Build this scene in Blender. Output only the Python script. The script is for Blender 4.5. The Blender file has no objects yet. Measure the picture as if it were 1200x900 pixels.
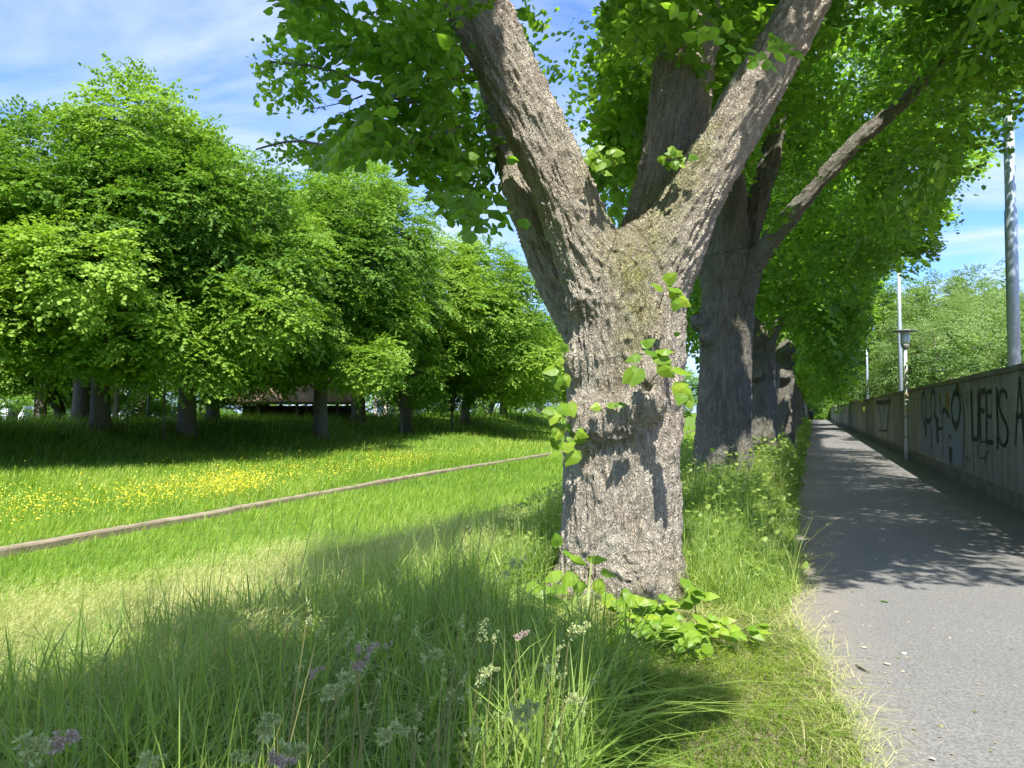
import bpy, math, numpy as np
import openvdb
from mathutils import Vector

RS = np.random.RandomState(7)
C = bpy.context.scene.collection
sc = bpy.context.scene

# ------------------------------------------------------------------ camera
TH, PH, CAMH, FPX = math.radians(21.4), math.radians(2.04), 1.55, 900.0
CAM = np.array([0.0, 0.0, CAMH])
Fv = np.array([-math.sin(TH) * math.cos(PH), math.cos(TH) * math.cos(PH), math.sin(PH)])
Rv = np.array([math.cos(TH), math.sin(TH), 0.0])
Uv = np.cross(Rv, Fv)
cam = bpy.data.objects.new('camera', bpy.data.cameras.new('camera'))
C.objects.link(cam)
cam.location = CAM
cam.rotation_euler = (math.pi / 2 + PH, 0, TH)
cam.data.sensor_width = 36
cam.data.lens = FPX / 1200 * 36
cam.data.clip_start = 0.05
cam.data.clip_end = 2000
sc.camera = cam


def P(px, py, d):
    """point that lies at depth d behind photograph position (px, py)"""
    return CAM + d * (Fv + (px - 600) / FPX * Rv + (450 - py) / FPX * Uv)


def proj(Q):
    q = np.asarray(Q) - CAM
    d = q @ Fv
    ds = np.where(np.abs(d) < 1e-4, 1e-4, d)
    return 600 + FPX * (q @ Rv) / ds, 450 - FPX * (q @ Uv) / ds, d


SUN = np.array([0.30, -0.577, 1.0])
SUN = SUN / np.linalg.norm(SUN)

# ------------------------------------------------------------------ noise


def _h(ix, iy, iz, seed):
    h = (ix.astype(np.uint32) * np.uint32(374761393) + iy.astype(np.uint32) * np.uint32(668265263)
         + iz.astype(np.uint32) * np.uint32(2147483647) + np.uint32((seed * 974711) & 0xffffffff))
    h = (h ^ (h >> np.uint32(13))) * np.uint32(1274126177)
    h = h ^ (h >> np.uint32(16))
    return (h & np.uint32(0xffff)).astype(np.float32) / 65535.0


def vn(Q, seed=0):
    """value noise, -1..1"""
    Q = np.asarray(Q, dtype=np.float64)
    f = np.floor(Q)
    i = f.astype(np.int64)
    t = (Q - f).astype(np.float32)
    t = t * t * (3 - 2 * t)
    x, y, z = i[..., 0], i[..., 1], i[..., 2]
    r = 0
    for a in (0, 1):
        wx = t[..., 0] if a else 1 - t[..., 0]
        for b in (0, 1):
            wy = t[..., 1] if b else 1 - t[..., 1]
            for c in (0, 1):
                wz = t[..., 2] if c else 1 - t[..., 2]
                r = r + wx * wy * wz * _h(x + a, y + b, z + c, seed)
    return r * 2 - 1


def fbm(Q, seed=0, o=3):
    r, a, s = 0, 1.0, 0
    Q = np.asarray(Q, dtype=np.float64)
    for k in range(o):
        r = r + a * vn(Q * 2.03 ** k + 17.3 * k, seed + k)
        s += a
        a *= 0.5
    return r / s


def v3(x, y, z=0.0):
    x = np.asarray(x, dtype=np.float64)
    return np.stack([x, np.broadcast_to(y, x.shape), np.broadcast_to(z, x.shape)], -1)


def nrm(a):
    return a / np.maximum(np.linalg.norm(a, axis=-1, keepdims=True), 1e-9)


# ------------------------------------------------------------------ mesh building


class MB:
    def __init__(self):
        self.V, self.Q, self.T, self.A, self.n = [], [], [], [], 0

    def add(self, V, Q=None, T=None, a=None):
        V = np.asarray(V, dtype=np.float32).reshape(-1, 3)
        self.V.append(V)
        if Q is not None and len(Q):
            self.Q.append(np.asarray(Q, dtype=np.int64).reshape(-1, 4) + self.n)
        if T is not None and len(T):
            self.T.append(np.asarray(T, dtype=np.int64).reshape(-1, 3) + self.n)
        if a is None:
            a = 0.5
        self.A.append(np.broadcast_to(np.asarray(a, dtype=np.float32), (len(V),)))
        self.n += len(V)
        return self

    def box(self, c, s, rz=0.0, a=None):
        c, s = np.array(c, float), np.array(s, float) / 2
        v = np.array([[x, y, z] for x in (-1, 1) for y in (-1, 1) for z in (-1, 1)], float) * s
        co, si = math.cos(rz), math.sin(rz)
        v = np.stack([v[:, 0] * co - v[:, 1] * si, v[:, 0] * si + v[:, 1] * co, v[:, 2]], 1) + c
        return self.add(v, [[0, 1, 3, 2], [4, 6, 7, 5], [0, 4, 5, 1], [2, 3, 7, 6], [0, 2, 6, 4], [1, 5, 7, 3]], a=a)

    def tube(self, pts, rad, sides=8, cap=True, a=None):
        pts = np.asarray(pts, float)
        rad = np.broadcast_to(np.asarray(rad, float), (len(pts),))
        n = len(pts)
        tan = nrm(np.gradient(pts, axis=0))
        ref = np.array([0, 0, 1.0]) if abs(tan[0, 2]) < 0.9 else np.array([1.0, 0, 0])
        e = nrm(np.cross(tan[0], ref))
        V = []
        an = np.arange(sides) * 2 * math.pi / sides
        for k in range(n):
            e = nrm(e - tan[k] * (e @ tan[k]))
            f = np.cross(tan[k], e)
            V.append(pts[k] + rad[k] * (np.cos(an)[:, None] * e + np.sin(an)[:, None] * f))
        V = np.concatenate(V)
        Q = [[k * sides + j, k * sides + (j + 1) % sides, (k + 1) * sides + (j + 1) % sides, (k + 1) * sides + j]
             for k in range(n - 1) for j in range(sides)]
        T = []
        if cap:
            V = np.concatenate([V, pts[:1], pts[-1:]])
            i0, i1 = n * sides, n * sides + 1
            T = [[i0, (j + 1) % sides, j] for j in range(sides)] + \
                [[i1, (n - 1) * sides + j, (n - 1) * sides + (j + 1) % sides] for j in range(sides)]
        return self.add(V, Q, T, a=a)

    def lathe(self, c, prof, sides=24, a=None):
        """prof: (r, z) from bottom to top about a vertical axis"""
        c = np.array(c, float)
        return self._lathe(c, prof, sides, a)

    def _lathe(self, c, prof, sides, a):
        an = np.arange(sides) * 2 * math.pi / sides
        V = np.concatenate([np.stack([c[0] + r * np.cos(an), c[1] + r * np.sin(an), np.full(sides, c[2] + z)], 1) for r, z in prof])
        n = len(prof)
        Q = [[k * sides + j, k * sides + (j + 1) % sides, (k + 1) * sides + (j + 1) % sides, (k + 1) * sides + j]
             for k in range(n - 1) for j in range(sides)]
        V = np.concatenate([V, [c + [0, 0, prof[0][1]]], [c + [0, 0, prof[-1][1]]]])
        T = [[n * sides, (j + 1) % sides, j] for j in range(sides)] + \
            [[n * sides + 1, (n - 1) * sides + j, (n - 1) * sides + (j + 1) % sides] for j in range(sides)]
        return self.add(V, Q, T, a=a)

    def build(self, name, mat, parent=None, smooth=False, attr=True, extra=None):
        V = np.concatenate(self.V) if self.V else np.zeros((0, 3), np.float32)
        Q = np.concatenate(self.Q) if self.Q else np.zeros((0, 4), np.int64)
        T = np.concatenate(self.T) if self.T else np.zeros((0, 3), np.int64)
        me = bpy.data.meshes.new(name)
        me.vertices.add(len(V))
        me.vertices.foreach_set('co', V.astype(np.float32).ravel())
        idx = np.concatenate([Q.ravel(), T.ravel()]).astype(np.int32)
        me.loops.add(len(idx))
        me.loops.foreach_set('vertex_index', idx)
        np_ = len(Q) + len(T)
        me.polygons.add(np_)
        st = np.concatenate([np.arange(len(Q)) * 4, len(Q) * 4 + np.arange(len(T)) * 3]).astype(np.int32)
        me.polygons.foreach_set('loop_start', st)
        me.polygons.foreach_set('use_smooth', np.full(np_, smooth, dtype=bool))
        if attr:
            at = me.attributes.new('tint', 'FLOAT', 'POINT')
            at.data.foreach_set('value', np.concatenate(self.A).astype(np.float32))
        for nm, arr in (extra or {}).items():
            arr = np.asarray(arr, np.float32)
            if arr.ndim == 2:
                at = me.attributes.new(nm, 'FLOAT_VECTOR', 'POINT')
                at.data.foreach_set('vector', arr.ravel())
            else:
                at = me.attributes.new(nm, 'FLOAT', 'POINT')
                at.data.foreach_set('value', arr)
        me.update(calc_edges=True)
        me.validate()
        me.materials.append(mat)
        o = bpy.data.objects.new(name, me)
        C.objects.link(o)
        if parent is not None:
            o.parent = parent
            o.matrix_parent_inverse.identity()
            o.location = (0, 0, 0)
            # vertices are given in world space, so shift them into the parent's frame
            w = parent.location
            if parent.parent is not None:
                w = w + parent.parent.location
            if w.length > 0:
                V2 = V - np.array(w, dtype=np.float32)
                me.vertices.foreach_set('co', V2.ravel())
                me.update()
        return o


def empty(name, loc=(0, 0, 0)):
    o = bpy.data.objects.new(name, None)
    o.empty_display_size = 0.2
    C.objects.link(o)
    o.location = Vector([float(x) for x in loc])
    return o


def tag(o, label=None, cat=None, group=None, kind=None):
    if label:
        o['label'] = label
    if cat:
        o['category'] = cat
    if group:
        o['group'] = group
    if kind:
        o['kind'] = kind
    return o


def copy_tree(o, parent=None):
    c = o.copy()
    C.objects.link(c)
    if parent is not None:
        c.parent = parent
    for ch in [k for k in o.children]:
        copy_tree(ch, c)
    return c


# ------------------------------------------------------------------ materials


class N:
    """small helper for node trees"""

    def __init__(self, name):
        self.m = bpy.data.materials.new(name)
        self.m.use_nodes = True
        self.t = self.m.node_tree
        self.t.nodes.clear()
        self.out = self.t.nodes.new('ShaderNodeOutputMaterial')

    def n(self, typ, **kw):
        x = self.t.nodes.new(typ)
        for k, v in kw.items():
            setattr(x, k, v)
        return x

    def l(self, a, b):
        self.t.links.new(a, b)

    def setin(self, node, key, v):
        if hasattr(v, 'is_output') or hasattr(v, 'links'):
            self.l(v, node.inputs[key])
        else:
            node.inputs[key].default_value = v

    def noise(self, vec, scale, detail=3.0, rough=0.55, dist=0.0):
        x = self.n('ShaderNodeTexNoise')
        if vec is not None:
            self.l(vec, x.inputs['Vector'])
        x.inputs['Scale'].default_value = scale
        x.inputs['Detail'].default_value = detail
        x.inputs['Roughness'].default_value = rough
        x.inputs['Distortion'].default_value = dist
        return x.outputs['Fac']

    def ramp(self, fac, stops):
        x = self.n('ShaderNodeValToRGB')
        self.l(fac, x.inputs['Fac'])
        e = x.color_ramp.elements
        while len(e) < len(stops):
            e.new(0.5)
        for k, (p, c) in enumerate(stops):
            e[k].position = p
            e[k].color = (c[0], c[1], c[2], 1) if not isinstance(c, (int, float)) else (c, c, c, 1)
        return x.outputs['Color']

    def mix(self, fac, a, b, mode='MIX'):
        x = self.n('ShaderNodeMix', data_type='RGBA', blend_type=mode)
        self.setin(x, 0, fac)
        self.setin(x, 6, a if not isinstance(a, tuple) else (a[0], a[1], a[2], 1))
        self.setin(x, 7, b if not isinstance(b, tuple) else (b[0], b[1], b[2], 1))
        return x.outputs[2]

    def math(self, op, a, b=0.0, clamp=False):
        x = self.n('ShaderNodeMath', operation=op, use_clamp=clamp)
        self.setin(x, 0, a)
        self.setin(x, 1, b)
        return x.outputs[0]

    def mapping(self, vec, scale):
        x = self.n('ShaderNodeMapping')
        self.l(vec, x.inputs['Vector'])
        x.inputs['Scale'].default_value = scale
        return x.outputs['Vector']

    def coord(self, which='Object'):
        return self.n('ShaderNodeTexCoord').outputs[which]

    def pos(self):
        return self.n('ShaderNodeNewGeometry').outputs['Position']

    def attr(self, name):
        return self.n('ShaderNodeAttribute', attribute_name=name)

    def bump(self, height, strength, dist, normal=None):
        x = self.n('ShaderNodeBump')
        self.l(height, x.inputs['Height'])
        x.inputs['Strength'].default_value = strength
        x.inputs['Distance'].default_value = dist
        if normal is not None:
            self.l(normal, x.inputs['Normal'])
        return x.outputs['Normal']

    def principled(self, col, rough=0.7, spec=0.3, metal=0.0, normal=None):
        x = self.n('ShaderNodeBsdfPrincipled')
        self.setin(x, 'Base Color', col if not isinstance(col, tuple) else (col[0], col[1], col[2], 1))
        self.setin(x, 'Roughness', rough)
        x.inputs['Specular IOR Level'].default_value = spec
        x.inputs['Metallic'].default_value = metal
        if normal is not None:
            self.l(normal, x.inputs['Normal'])
        return x.outputs[0]

    def done(self, sh):
        self.l(sh, self.out.inputs['Surface'])
        return self.m


def plant_mat(name, c0, c1, c2, trans=0.4, rough=0.5, spec=0.3, objvar=0.0, tcol=1.6):
    """leaf or blade: colour runs c0-c1-c2 with the per-leaf tint, light passes through"""
    m = N(name)
    t = m.attr('tint').outputs['Fac']
    if objvar:
        r = m.n('ShaderNodeObjectInfo').outputs['Random']
        t = m.math('ADD', t, m.math('MULTIPLY', m.math('SUBTRACT', r, 0.5), objvar), True)
    col = m.ramp(t, [(0.0, c0), (0.5, c1), (1.0, c2)])
    p = m.principled(col, rough, spec)
    tr = m.n('ShaderNodeBsdfTranslucent')
    warm = m.mix(1.0, col, (tcol, tcol * 1.02, tcol * 0.55), 'MULTIPLY')
    m.l(warm, tr.inputs['Color'])
    mx = m.n('ShaderNodeMixShader')
    mx.inputs[0].default_value = trans
    m.l(p, mx.inputs[1])
    m.l(tr.outputs[0], mx.inputs[2])
    return m.done(mx.outputs[0])


def bark_mat(name, base, dark, pale, moss=False, scale=1.0):
    m = N(name)
    q = m.attr('bark').outputs['Vector']
    s1 = m.mapping(q, (34 * scale, 34 * scale, 4.0 * scale))
    n1 = m.noise(s1, 1.0, 5, 0.65, 0.8)
    s2 = m.mapping(q, (110 * scale, 110 * scale, 14 * scale))
    n2 = m.noise(s2, 1.0, 4, 0.7, 0.4)
    big = m.noise(q, 2.3, 3, 0.6)
    col = m.mix(m.ramp(n1, [(0.32, 0.0), (0.62, 1.0)]), dark, base)
    col = m.mix(m.ramp(n2, [(0.42, 0.0), (0.75, 0.5)]), col, pale)
    col = m.mix(m.ramp(big, [(0.42, 0.0), (0.7, 0.35)]), col, (pale[0] * 0.92, pale[1], pale[2] * 0.97))
    if moss:
        mo = m.attr('moss').outputs['Fac']
        n3 = m.noise(q, 22.0, 4, 0.7)
        f = m.math('MULTIPLY', mo, m.ramp(n3, [(0.27, 0.0), (0.50, 1.0)]))
        mc = m.ramp(m.noise(q, 60, 2), [(0.35, (0.13, 0.125, 0.028)), (0.65, (0.27, 0.30, 0.05))])
        col = m.mix(f, col, mc)
    wob = m.n('ShaderNodeVectorMath', operation='ADD')
    m.l(q, wob.inputs[0])
    nz = m.n('ShaderNodeTexNoise')
    m.l(q, nz.inputs['Vector'])
    nz.inputs['Scale'].default_value = 9 * scale
    nz.inputs['Detail'].default_value = 3
    sc1 = m.n('ShaderNodeVectorMath', operation='SCALE')
    m.l(nz.outputs['Color'], sc1.inputs[0])
    sc1.inputs['Scale'].default_value = 0.07
    m.l(sc1.outputs[0], wob.inputs[1])
    vo = m.n('ShaderNodeTexVoronoi', feature='DISTANCE_TO_EDGE')
    m.l(m.mapping(wob.outputs[0], (58 * scale, 58 * scale, 9 * scale)), vo.inputs['Vector'])
    vo.inputs['Scale'].default_value = 1.0
    vo2 = m.n('ShaderNodeTexVoronoi', feature='DISTANCE_TO_EDGE')
    m.l(m.mapping(wob.outputs[0], (125 * scale, 125 * scale, 17 * scale)), vo2.inputs['Vector'])
    vo2.inputs['Scale'].default_value = 1.0
    fine = m.ramp(vo2.outputs['Distance'], [(0.0, 0.0), (0.22, 1.0)])
    plate = m.ramp(vo.outputs['Distance'], [(0.0, 0.0), (0.16, 0.75), (0.4, 1.0)])
    col = m.mix(m.ramp(vo.outputs['Distance'], [(0.0, 0.30), (0.07, 0.0)]), col, dark)
    h = m.math('ADD', m.math('MULTIPLY', plate, 0.8), m.math('ADD', m.math('MULTIPLY', fine, 0.45), m.math('ADD', m.math('MULTIPLY', n1, 0.5), m.math('MULTIPLY', n2, 0.5))))
    nb = m.bump(h, 1.0, 0.018)
    st = m.noise(m.mapping(q, (3.0, 3.0, 0.9)), 1.0, 4, 0.65)
    col = m.mix(m.ramp(st, [(0.52, 0.0), (0.68, 0.45)]), col, (dark[0] * 0.95, dark[1] * 1.05, dark[2] * 0.75))
    return m.done(m.principled(col, 0.9, 0.12, normal=nb))


M = {}
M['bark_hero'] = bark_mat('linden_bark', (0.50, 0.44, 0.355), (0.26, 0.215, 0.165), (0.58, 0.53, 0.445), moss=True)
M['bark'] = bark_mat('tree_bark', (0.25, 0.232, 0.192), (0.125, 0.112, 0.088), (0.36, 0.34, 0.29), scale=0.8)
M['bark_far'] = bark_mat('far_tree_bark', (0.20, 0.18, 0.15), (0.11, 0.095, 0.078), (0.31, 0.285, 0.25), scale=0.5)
M['leaf'] = plant_mat('linden_leaf', (0.065, 0.145, 0.017), (0.13, 0.25, 0.028), (0.24, 0.37, 0.042), 0.56, 0.4, 0.4, tcol=2.0)
M['leaf_row'] = plant_mat('row_leaf', (0.07, 0.155, 0.018), (0.14, 0.26, 0.03), (0.24, 0.37, 0.042), 0.56, 0.42, 0.4, objvar=0.25, tcol=2.0)
M['leaf_far'] = plant_mat('park_leaf', (0.062, 0.145, 0.017), (0.135, 0.25, 0.027), (0.245, 0.37, 0.044), 0.38, 0.5, 0.25, objvar=0.36)
M['leaf_pale'] = plant_mat('willow_leaf', (0.11, 0.19, 0.055), (0.18, 0.28, 0.085), (0.27, 0.36, 0.13), 0.35, 0.5, 0.3, objvar=0.2)
M['leaf_shrub'] = plant_mat('shrub_leaf', (0.045, 0.10, 0.025), (0.085, 0.165, 0.04), (0.17, 0.25, 0.07), 0.32, 0.5, 0.3, objvar=0.2)
M['sprout'] = plant_mat('sprout_leaf', (0.075, 0.175, 0.018), (0.155, 0.275, 0.024), (0.28, 0.39, 0.04), 0.42, 0.4, 0.3)
M['grass'] = plant_mat('grass_blade', (0.14, 0.24, 0.04), (0.26, 0.38, 0.055), (0.55, 0.54, 0.22), 0.40, 0.42, 0.35)
M['meadow'] = plant_mat('meadow_blade', (0.10, 0.19, 0.02), (0.20, 0.335, 0.03), (0.42, 0.46, 0.12), 0.38, 0.5, 0.3)
M['tall'] = plant_mat('tall_grass_blade', (0.12, 0.21, 0.045), (0.225, 0.33, 0.066), (0.40, 0.475, 0.13), 0.43, 0.42, 0.4)
M['dry'] = plant_mat('dry_grass', (0.34, 0.37, 0.13), (0.52, 0.53, 0.21), (0.70, 0.68, 0.36), 0.38, 0.6, 0.2, tcol=1.1)
M['flower_yellow'] = plant_mat('buttercup_petal', (0.58, 0.50, 0.03), (0.70, 0.60, 0.04), (0.80, 0.72, 0.09), 0.3, 0.4, 0.3, tcol=1.1)
M['seed_green'] = plant_mat('cocksfoot_green', (0.30, 0.38, 0.17), (0.46, 0.52, 0.25), (0.70, 0.70, 0.38), 0.3, 0.7, 0.2, tcol=1.1)
M['seed_pink'] = plant_mat('cocksfoot_pink', (0.36, 0.27, 0.25), (0.50, 0.40, 0.37), (0.66, 0.55, 0.50), 0.25, 0.7, 0.2, tcol=1.0)

# ------------------------------------------------------------------ terrain
TX = np.array([-140, -60, -40, -33, -29.5, -27.8, -26.2, -24.8, -22, -16, -12.2, -11.8, -9, -6.5, -4.8, -3.4, -2.3, 3.3, 60])
TZ = np.array([-.4, -.2, 0.35, 0.95, 1.05, 0.88, 0.20, -.28, -.46, -.52, -.56, -.70, -.72, -.56, -.30, -.08, 0.0, 0.0, 0.0])


def chan_x(Y):
    return np.interp(Y, [-20, 3, 8, 12, 19, 24, 32, 60, 160], [-11.3, -11.45, -11.6, -11.75, -12.2, -12.45, -12.35, -12.1, -12.0])


def ground(X, Y):
    X = np.asarray(X, float)
    Y = np.asarray(Y, float)
    dx = np.where(X < -3.4, (chan_x(Y) + 12.0) * np.clip((-3.4 - X) / 8.0, 0, 1), 0)
    Xs = X - dx
    z = np.interp(Xs, TX, TZ)
    z2 = (np.interp(Xs - 0.8, TX, TZ) + np.interp(Xs + 0.8, TX, TZ) + z) / 3
    z = np.where((Xs < -13) | ((Xs > -11) & (Xs < -2.6)), z2, z)
    bump = 0.10 * fbm(v3(X / 3.1, Y / 3.1), 3, 2) * np.clip((-2.4 - X) / 2, 0, 1) * np.clip((np.abs(Xs + 12) - .5) / 2, 0, 1)
    # the bank ends in a low mound further along
    bank = 0.45 * np.exp(-((Y - 44) / 7) ** 2 - ((X + 22) / 2.6) ** 2)
    return z + bump + bank


def ground_hit(px, py, dz=0.0):
    """where the sight line through (px, py) meets the ground raised by dz"""
    D = Fv + (px - 600) / FPX * Rv + (450 - py) / FPX * Uv
    t = np.linspace(1.0, 160, 4000)
    Q = CAM + t[:, None] * D
    f = Q[:, 2] - ground(Q[:, 0], Q[:, 1]) - dz
    k = np.argmax(f < 0)
    return Q[k] if f[k] < 0 else Q[-1]


gx = np.unique(np.concatenate([np.linspace(-600, -60, 28), np.linspace(-60, -13, 80), np.linspace(-13, -11, 22), np.linspace(-11, 4, 70), np.linspace(4, 60, 20), np.linspace(60, 600, 24)]))
gy = np.unique(np.concatenate([np.linspace(-300, -6, 20), np.linspace(-6, 30, 110), np.linspace(30, 120, 90), np.linspace(120, 900, 40)]))
GX, GY = np.meshgrid(gx, gy, indexing='ij')
GZ = ground(GX, GY)
V = np.stack([GX, GY, GZ], -1).reshape(-1, 3)
nx, ny = GX.shape
ii, jj = np.meshgrid(np.arange(nx - 1), np.arange(ny - 1), indexing='ij')
k0 = (ii * ny + jj).ravel()
Q = np.stack([k0, k0 + ny, k0 + ny + 1, k0 + 1], 1)
m = N('meadow_soil')
p = m.pos()
n1 = m.noise(p, 3.0, 5, 0.65)
n2 = m.noise(p, 22.0, 4, 0.7)
grs = m.ramp(n1, [(0.3, (0.055, 0.10, 0.018)), (0.7, (0.12, 0.20, 0.025))])
soil = m.ramp(n2, [(0.3, (0.09, 0.07, 0.05)), (0.7, (0.24, 0.20, 0.14))])
sx = m.n('ShaderNodeSeparateXYZ')
m.l(p, sx.inputs[0])
edge = m.math('ADD', sx.outputs[0], m.math('MULTIPLY', m.noise(p, 1.6, 3), 0.8))
col = m.mix(m.ramp(m.math('MULTIPLY', m.math('ADD', edge, 1.2), 0.8, True), [(0, 0.0), (1, 1.0)]), grs, soil)
g = MB().add(V, Q).build('ground', m.done(m.principled(col, 0.95, 0.1, normal=m.bump(n2, 0.6, 0.03))), smooth=True, attr=False)
tag(g, 'green meadow ground with bank and shallow channel beside the path', 'ground', kind='structure')

# ------------------------------------------------------------------ path
WALLX = 2.96
ys = np.concatenate([np.arange(-6, 14, 0.05), np.arange(14, 60, 0.25), np.arange(60, 320, 2.0)])


def path_edge(Y):
    """ragged left border of the asphalt"""
    Y = np.asarray(Y, float)
    base = np.interp(Y, [-6, 1.5, 3.0, 3.6, 4.3, 4.9, 5.6, 6.2, 7.2, 8.2, 10, 14, 40, 400],
                     [-.1, .0, .15, .19, .16, .08, -.10, -.20, -.16, -.16, -.24, -.28, -.30, -.30])
    return base + 0.05 * fbm(v3(Y / 0.7, 3.3), 11, 3) + 0.025 * vn(v3(Y / 0.11, 7.7), 12)


pe = path_edge(ys)
V, Q = [], []
cols = [0, .012, .06, .2, .5, 1.0]
for k, y in enumerate(ys):
    for t in cols:
        x = pe[k] + (WALLX + 0.05 - pe[k]) * t
        V.append((x, y, 0.006 + 0.012 * min(1, t * 12) * (1 if t > 0 else 0)))
nc = len(cols)
for k in range(len(ys) - 1):
    for j in range(nc - 1):
        Q.append((k * nc + j, k * nc + j + 1, (k + 1) * nc + j + 1, (k + 1) * nc + j))
m = N('worn_asphalt')
p = m.pos()
fine = m.noise(p, 160.0, 3, 0.75)
mid = m.noise(p, 9.0, 5, 0.6)
bigp = m.noise(p, 0.7, 3, 0.6)
col = m.ramp(fine, [(0.30, (0.13, 0.128, 0.121)), (0.5, (0.19, 0.187, 0.176)), (0.72, (0.255, 0.25, 0.234))])
col = m.mix(m.ramp(mid, [(0.35, 0.0), (0.75, 0.5)]), col, (0.225, 0.215, 0.198))
col = m.mix(m.ramp(m.noise(p, 48.0, 2, 0.8), [(0.40, 0.75), (0.58, 0.0)]), col, (0.10, 0.098, 0.094))
col = m.mix(m.ramp(bigp, [(0.35, 0.30), (0.62, 0.0)]), col, (0.125, 0.125, 0.122))
vo = m.n('ShaderNodeTexVoronoi')
m.l(p, vo.inputs['Vector'])
vo.inputs['Scale'].default_value = 60
peb = m.math('LESS_THAN', vo.outputs['Distance'], 0.22)
sel = m.n('ShaderNodeSeparateColor')
m.l(vo.outputs['Color'], sel.inputs[0])
peb = m.math('MULTIPLY', peb, m.math('GREATER_THAN', sel.outputs[0], 0.80))
col = m.mix(m.math('MULTIPLY', peb, 0.8), col, (0.40, 0.385, 0.35))
sx = m.n('ShaderNodeSeparateXYZ')
m.l(p, sx.inputs[0])
dirt = m.math('SUBTRACT', 1.0, m.math('MULTIPLY', m.math('ADD', sx.outputs[0], m.math('MULTIPLY', m.noise(p, 4.0, 4, .7), 0.60)), 1.25, True), True)
col = m.mix(m.math('MULTIPLY', dirt, 0.75), col, m.ramp(m.noise(p, 60, 3, .7), [(0.3, (0.15, 0.125, 0.10)), (0.7, (0.30, 0.265, 0.215))]))
# hairline cracks
cv = m.n('ShaderNodeTexVoronoi', feature='DISTANCE_TO_EDGE')
wob = m.n('ShaderNodeVectorMath', operation='ADD')
m.l(p, wob.inputs[0])
nz = m.n('ShaderNodeTexNoise')
m.l(p, nz.inputs['Vector'])
nz.inputs['Scale'].default_value = 3
m.l(nz.outputs['Color'], wob.inputs[1])
m.l(wob.outputs[0], cv.inputs['Vector'])
cv.inputs['Scale'].default_value = 0.33
crk = m.math('MULTIPLY', m.math('LESS_THAN', cv.outputs['Distance'], 0.0016), m.math('GREATER_THAN', m.noise(p, 0.5, 2), 0.56))
col = m.mix(crk, col, (0.05, 0.048, 0.045))
nb = m.bump(fine, 0.5, 0.006)
o = MB().add(V, Q).build('path', m.done(m.principled(col, 0.85, 0.25, normal=nb)), smooth=True, attr=False)
tag(o, 'grey asphalt footpath with ragged grassy edge running along the wall', 'path', kind='structure')

# ------------------------------------------------------------------ wall
WH = 2.27
m = N('weathered_concrete')
p = m.pos()
n1 = m.noise(p, 1.1, 5, 0.65)
n2 = m.noise(p, 30, 4, 0.7)
st = m.noise(m.mapping(p, (4.0, 4.0, 0.25)), 1.0, 4, 0.6)
col = m.ramp(n1, [(0.3, (0.31, 0.27, 0.215)), (0.7, (0.46, 0.42, 0.35))])
col = m.mix(m.ramp(st, [(0.42, 0.0), (0.68, 0.7)]), col, (0.10, 0.085, 0.068))
col = m.mix(m.ramp(n2, [(0.4, 0.0), (0.8, 0.3)]), col, (0.36, 0.34, 0.30))
r = m.n('ShaderNodeObjectInfo').outputs['Random']
col = m.mix(m.math('MULTIPLY', r, 0.35), col, (0.13, 0.12, 0.10))
M['concrete'] = m.done(m.principled(col, 0.9, 0.2, normal=m.bump(n2, 0.5, 0.01)))
m = N('mossy_concrete')
p = m.pos()
n1 = m.noise(p, 3, 5, 0.65)
col = m.ramp(n1, [(0.3, (0.15, 0.13, 0.095)), (0.7, (0.26, 0.235, 0.19))])
M['concrete_base'] = m.done(m.principled(col, 0.95, 0.15, normal=m.bump(m.noise(p, 25, 4), 0.5, 0.01)))
wall = tag(empty('concrete_wall', (WALLX, 40, 0)), 'long grey concrete panel wall with painted lettering along the right of the path', 'wall')
y = 8.0
PANELS = [8.0]
while y < 250:
    y += 2.62
    PANELS.append(y)
for k in range(len(PANELS) - 1):
    a, b = PANELS[k] + 0.022, PANELS[k + 1] - 0.022
    off = RS.uniform(-.006, .006)
    MB().box((WALLX + 0.09 + off, (a + b) / 2, 0.28 + (WH - .28 - .09) / 2), (0.18, b - a, WH - .28 - .09)).build('panel', M['concrete'], wall, attr=False)
MB().box((WALLX + 0.085, (PANELS[0] + PANELS[-1]) / 2, 0.135), (0.205, PANELS[-1] - PANELS[0], 0.29)).build('plinth', M['concrete_base'], wall, attr=False)
# back sheet so that no light shows through the joints
MB().box((WALLX + 0.20, (PANELS[0] + PANELS[-1]) / 2, 1.1), (0.03, PANELS[-1] - PANELS[0], 2.1)).build('joint_filler', M['concrete_base'], wall, attr=False)
for k in range(0, len(PANELS) - 1, 2):
    a, b = PANELS[k] + .004, PANELS[min(k + 2, len(PANELS) - 1)] - .004
    MB().box((WALLX + 0.09, (a + b) / 2, WH - 0.045 + RS.uniform(-.004, .004)), (0.30, b - a, 0.088)).build('coping', M['concrete_base'], wall, attr=False)


def on_wall(px, py):
    D = Fv + (px - 600) / FPX * Rv + (450 - py) / FPX * Uv
    t = (WALLX - 0.0105) / D[0]
    q = CAM + t * D
    return q[1], q[2]


PAINTN = [0]


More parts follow.
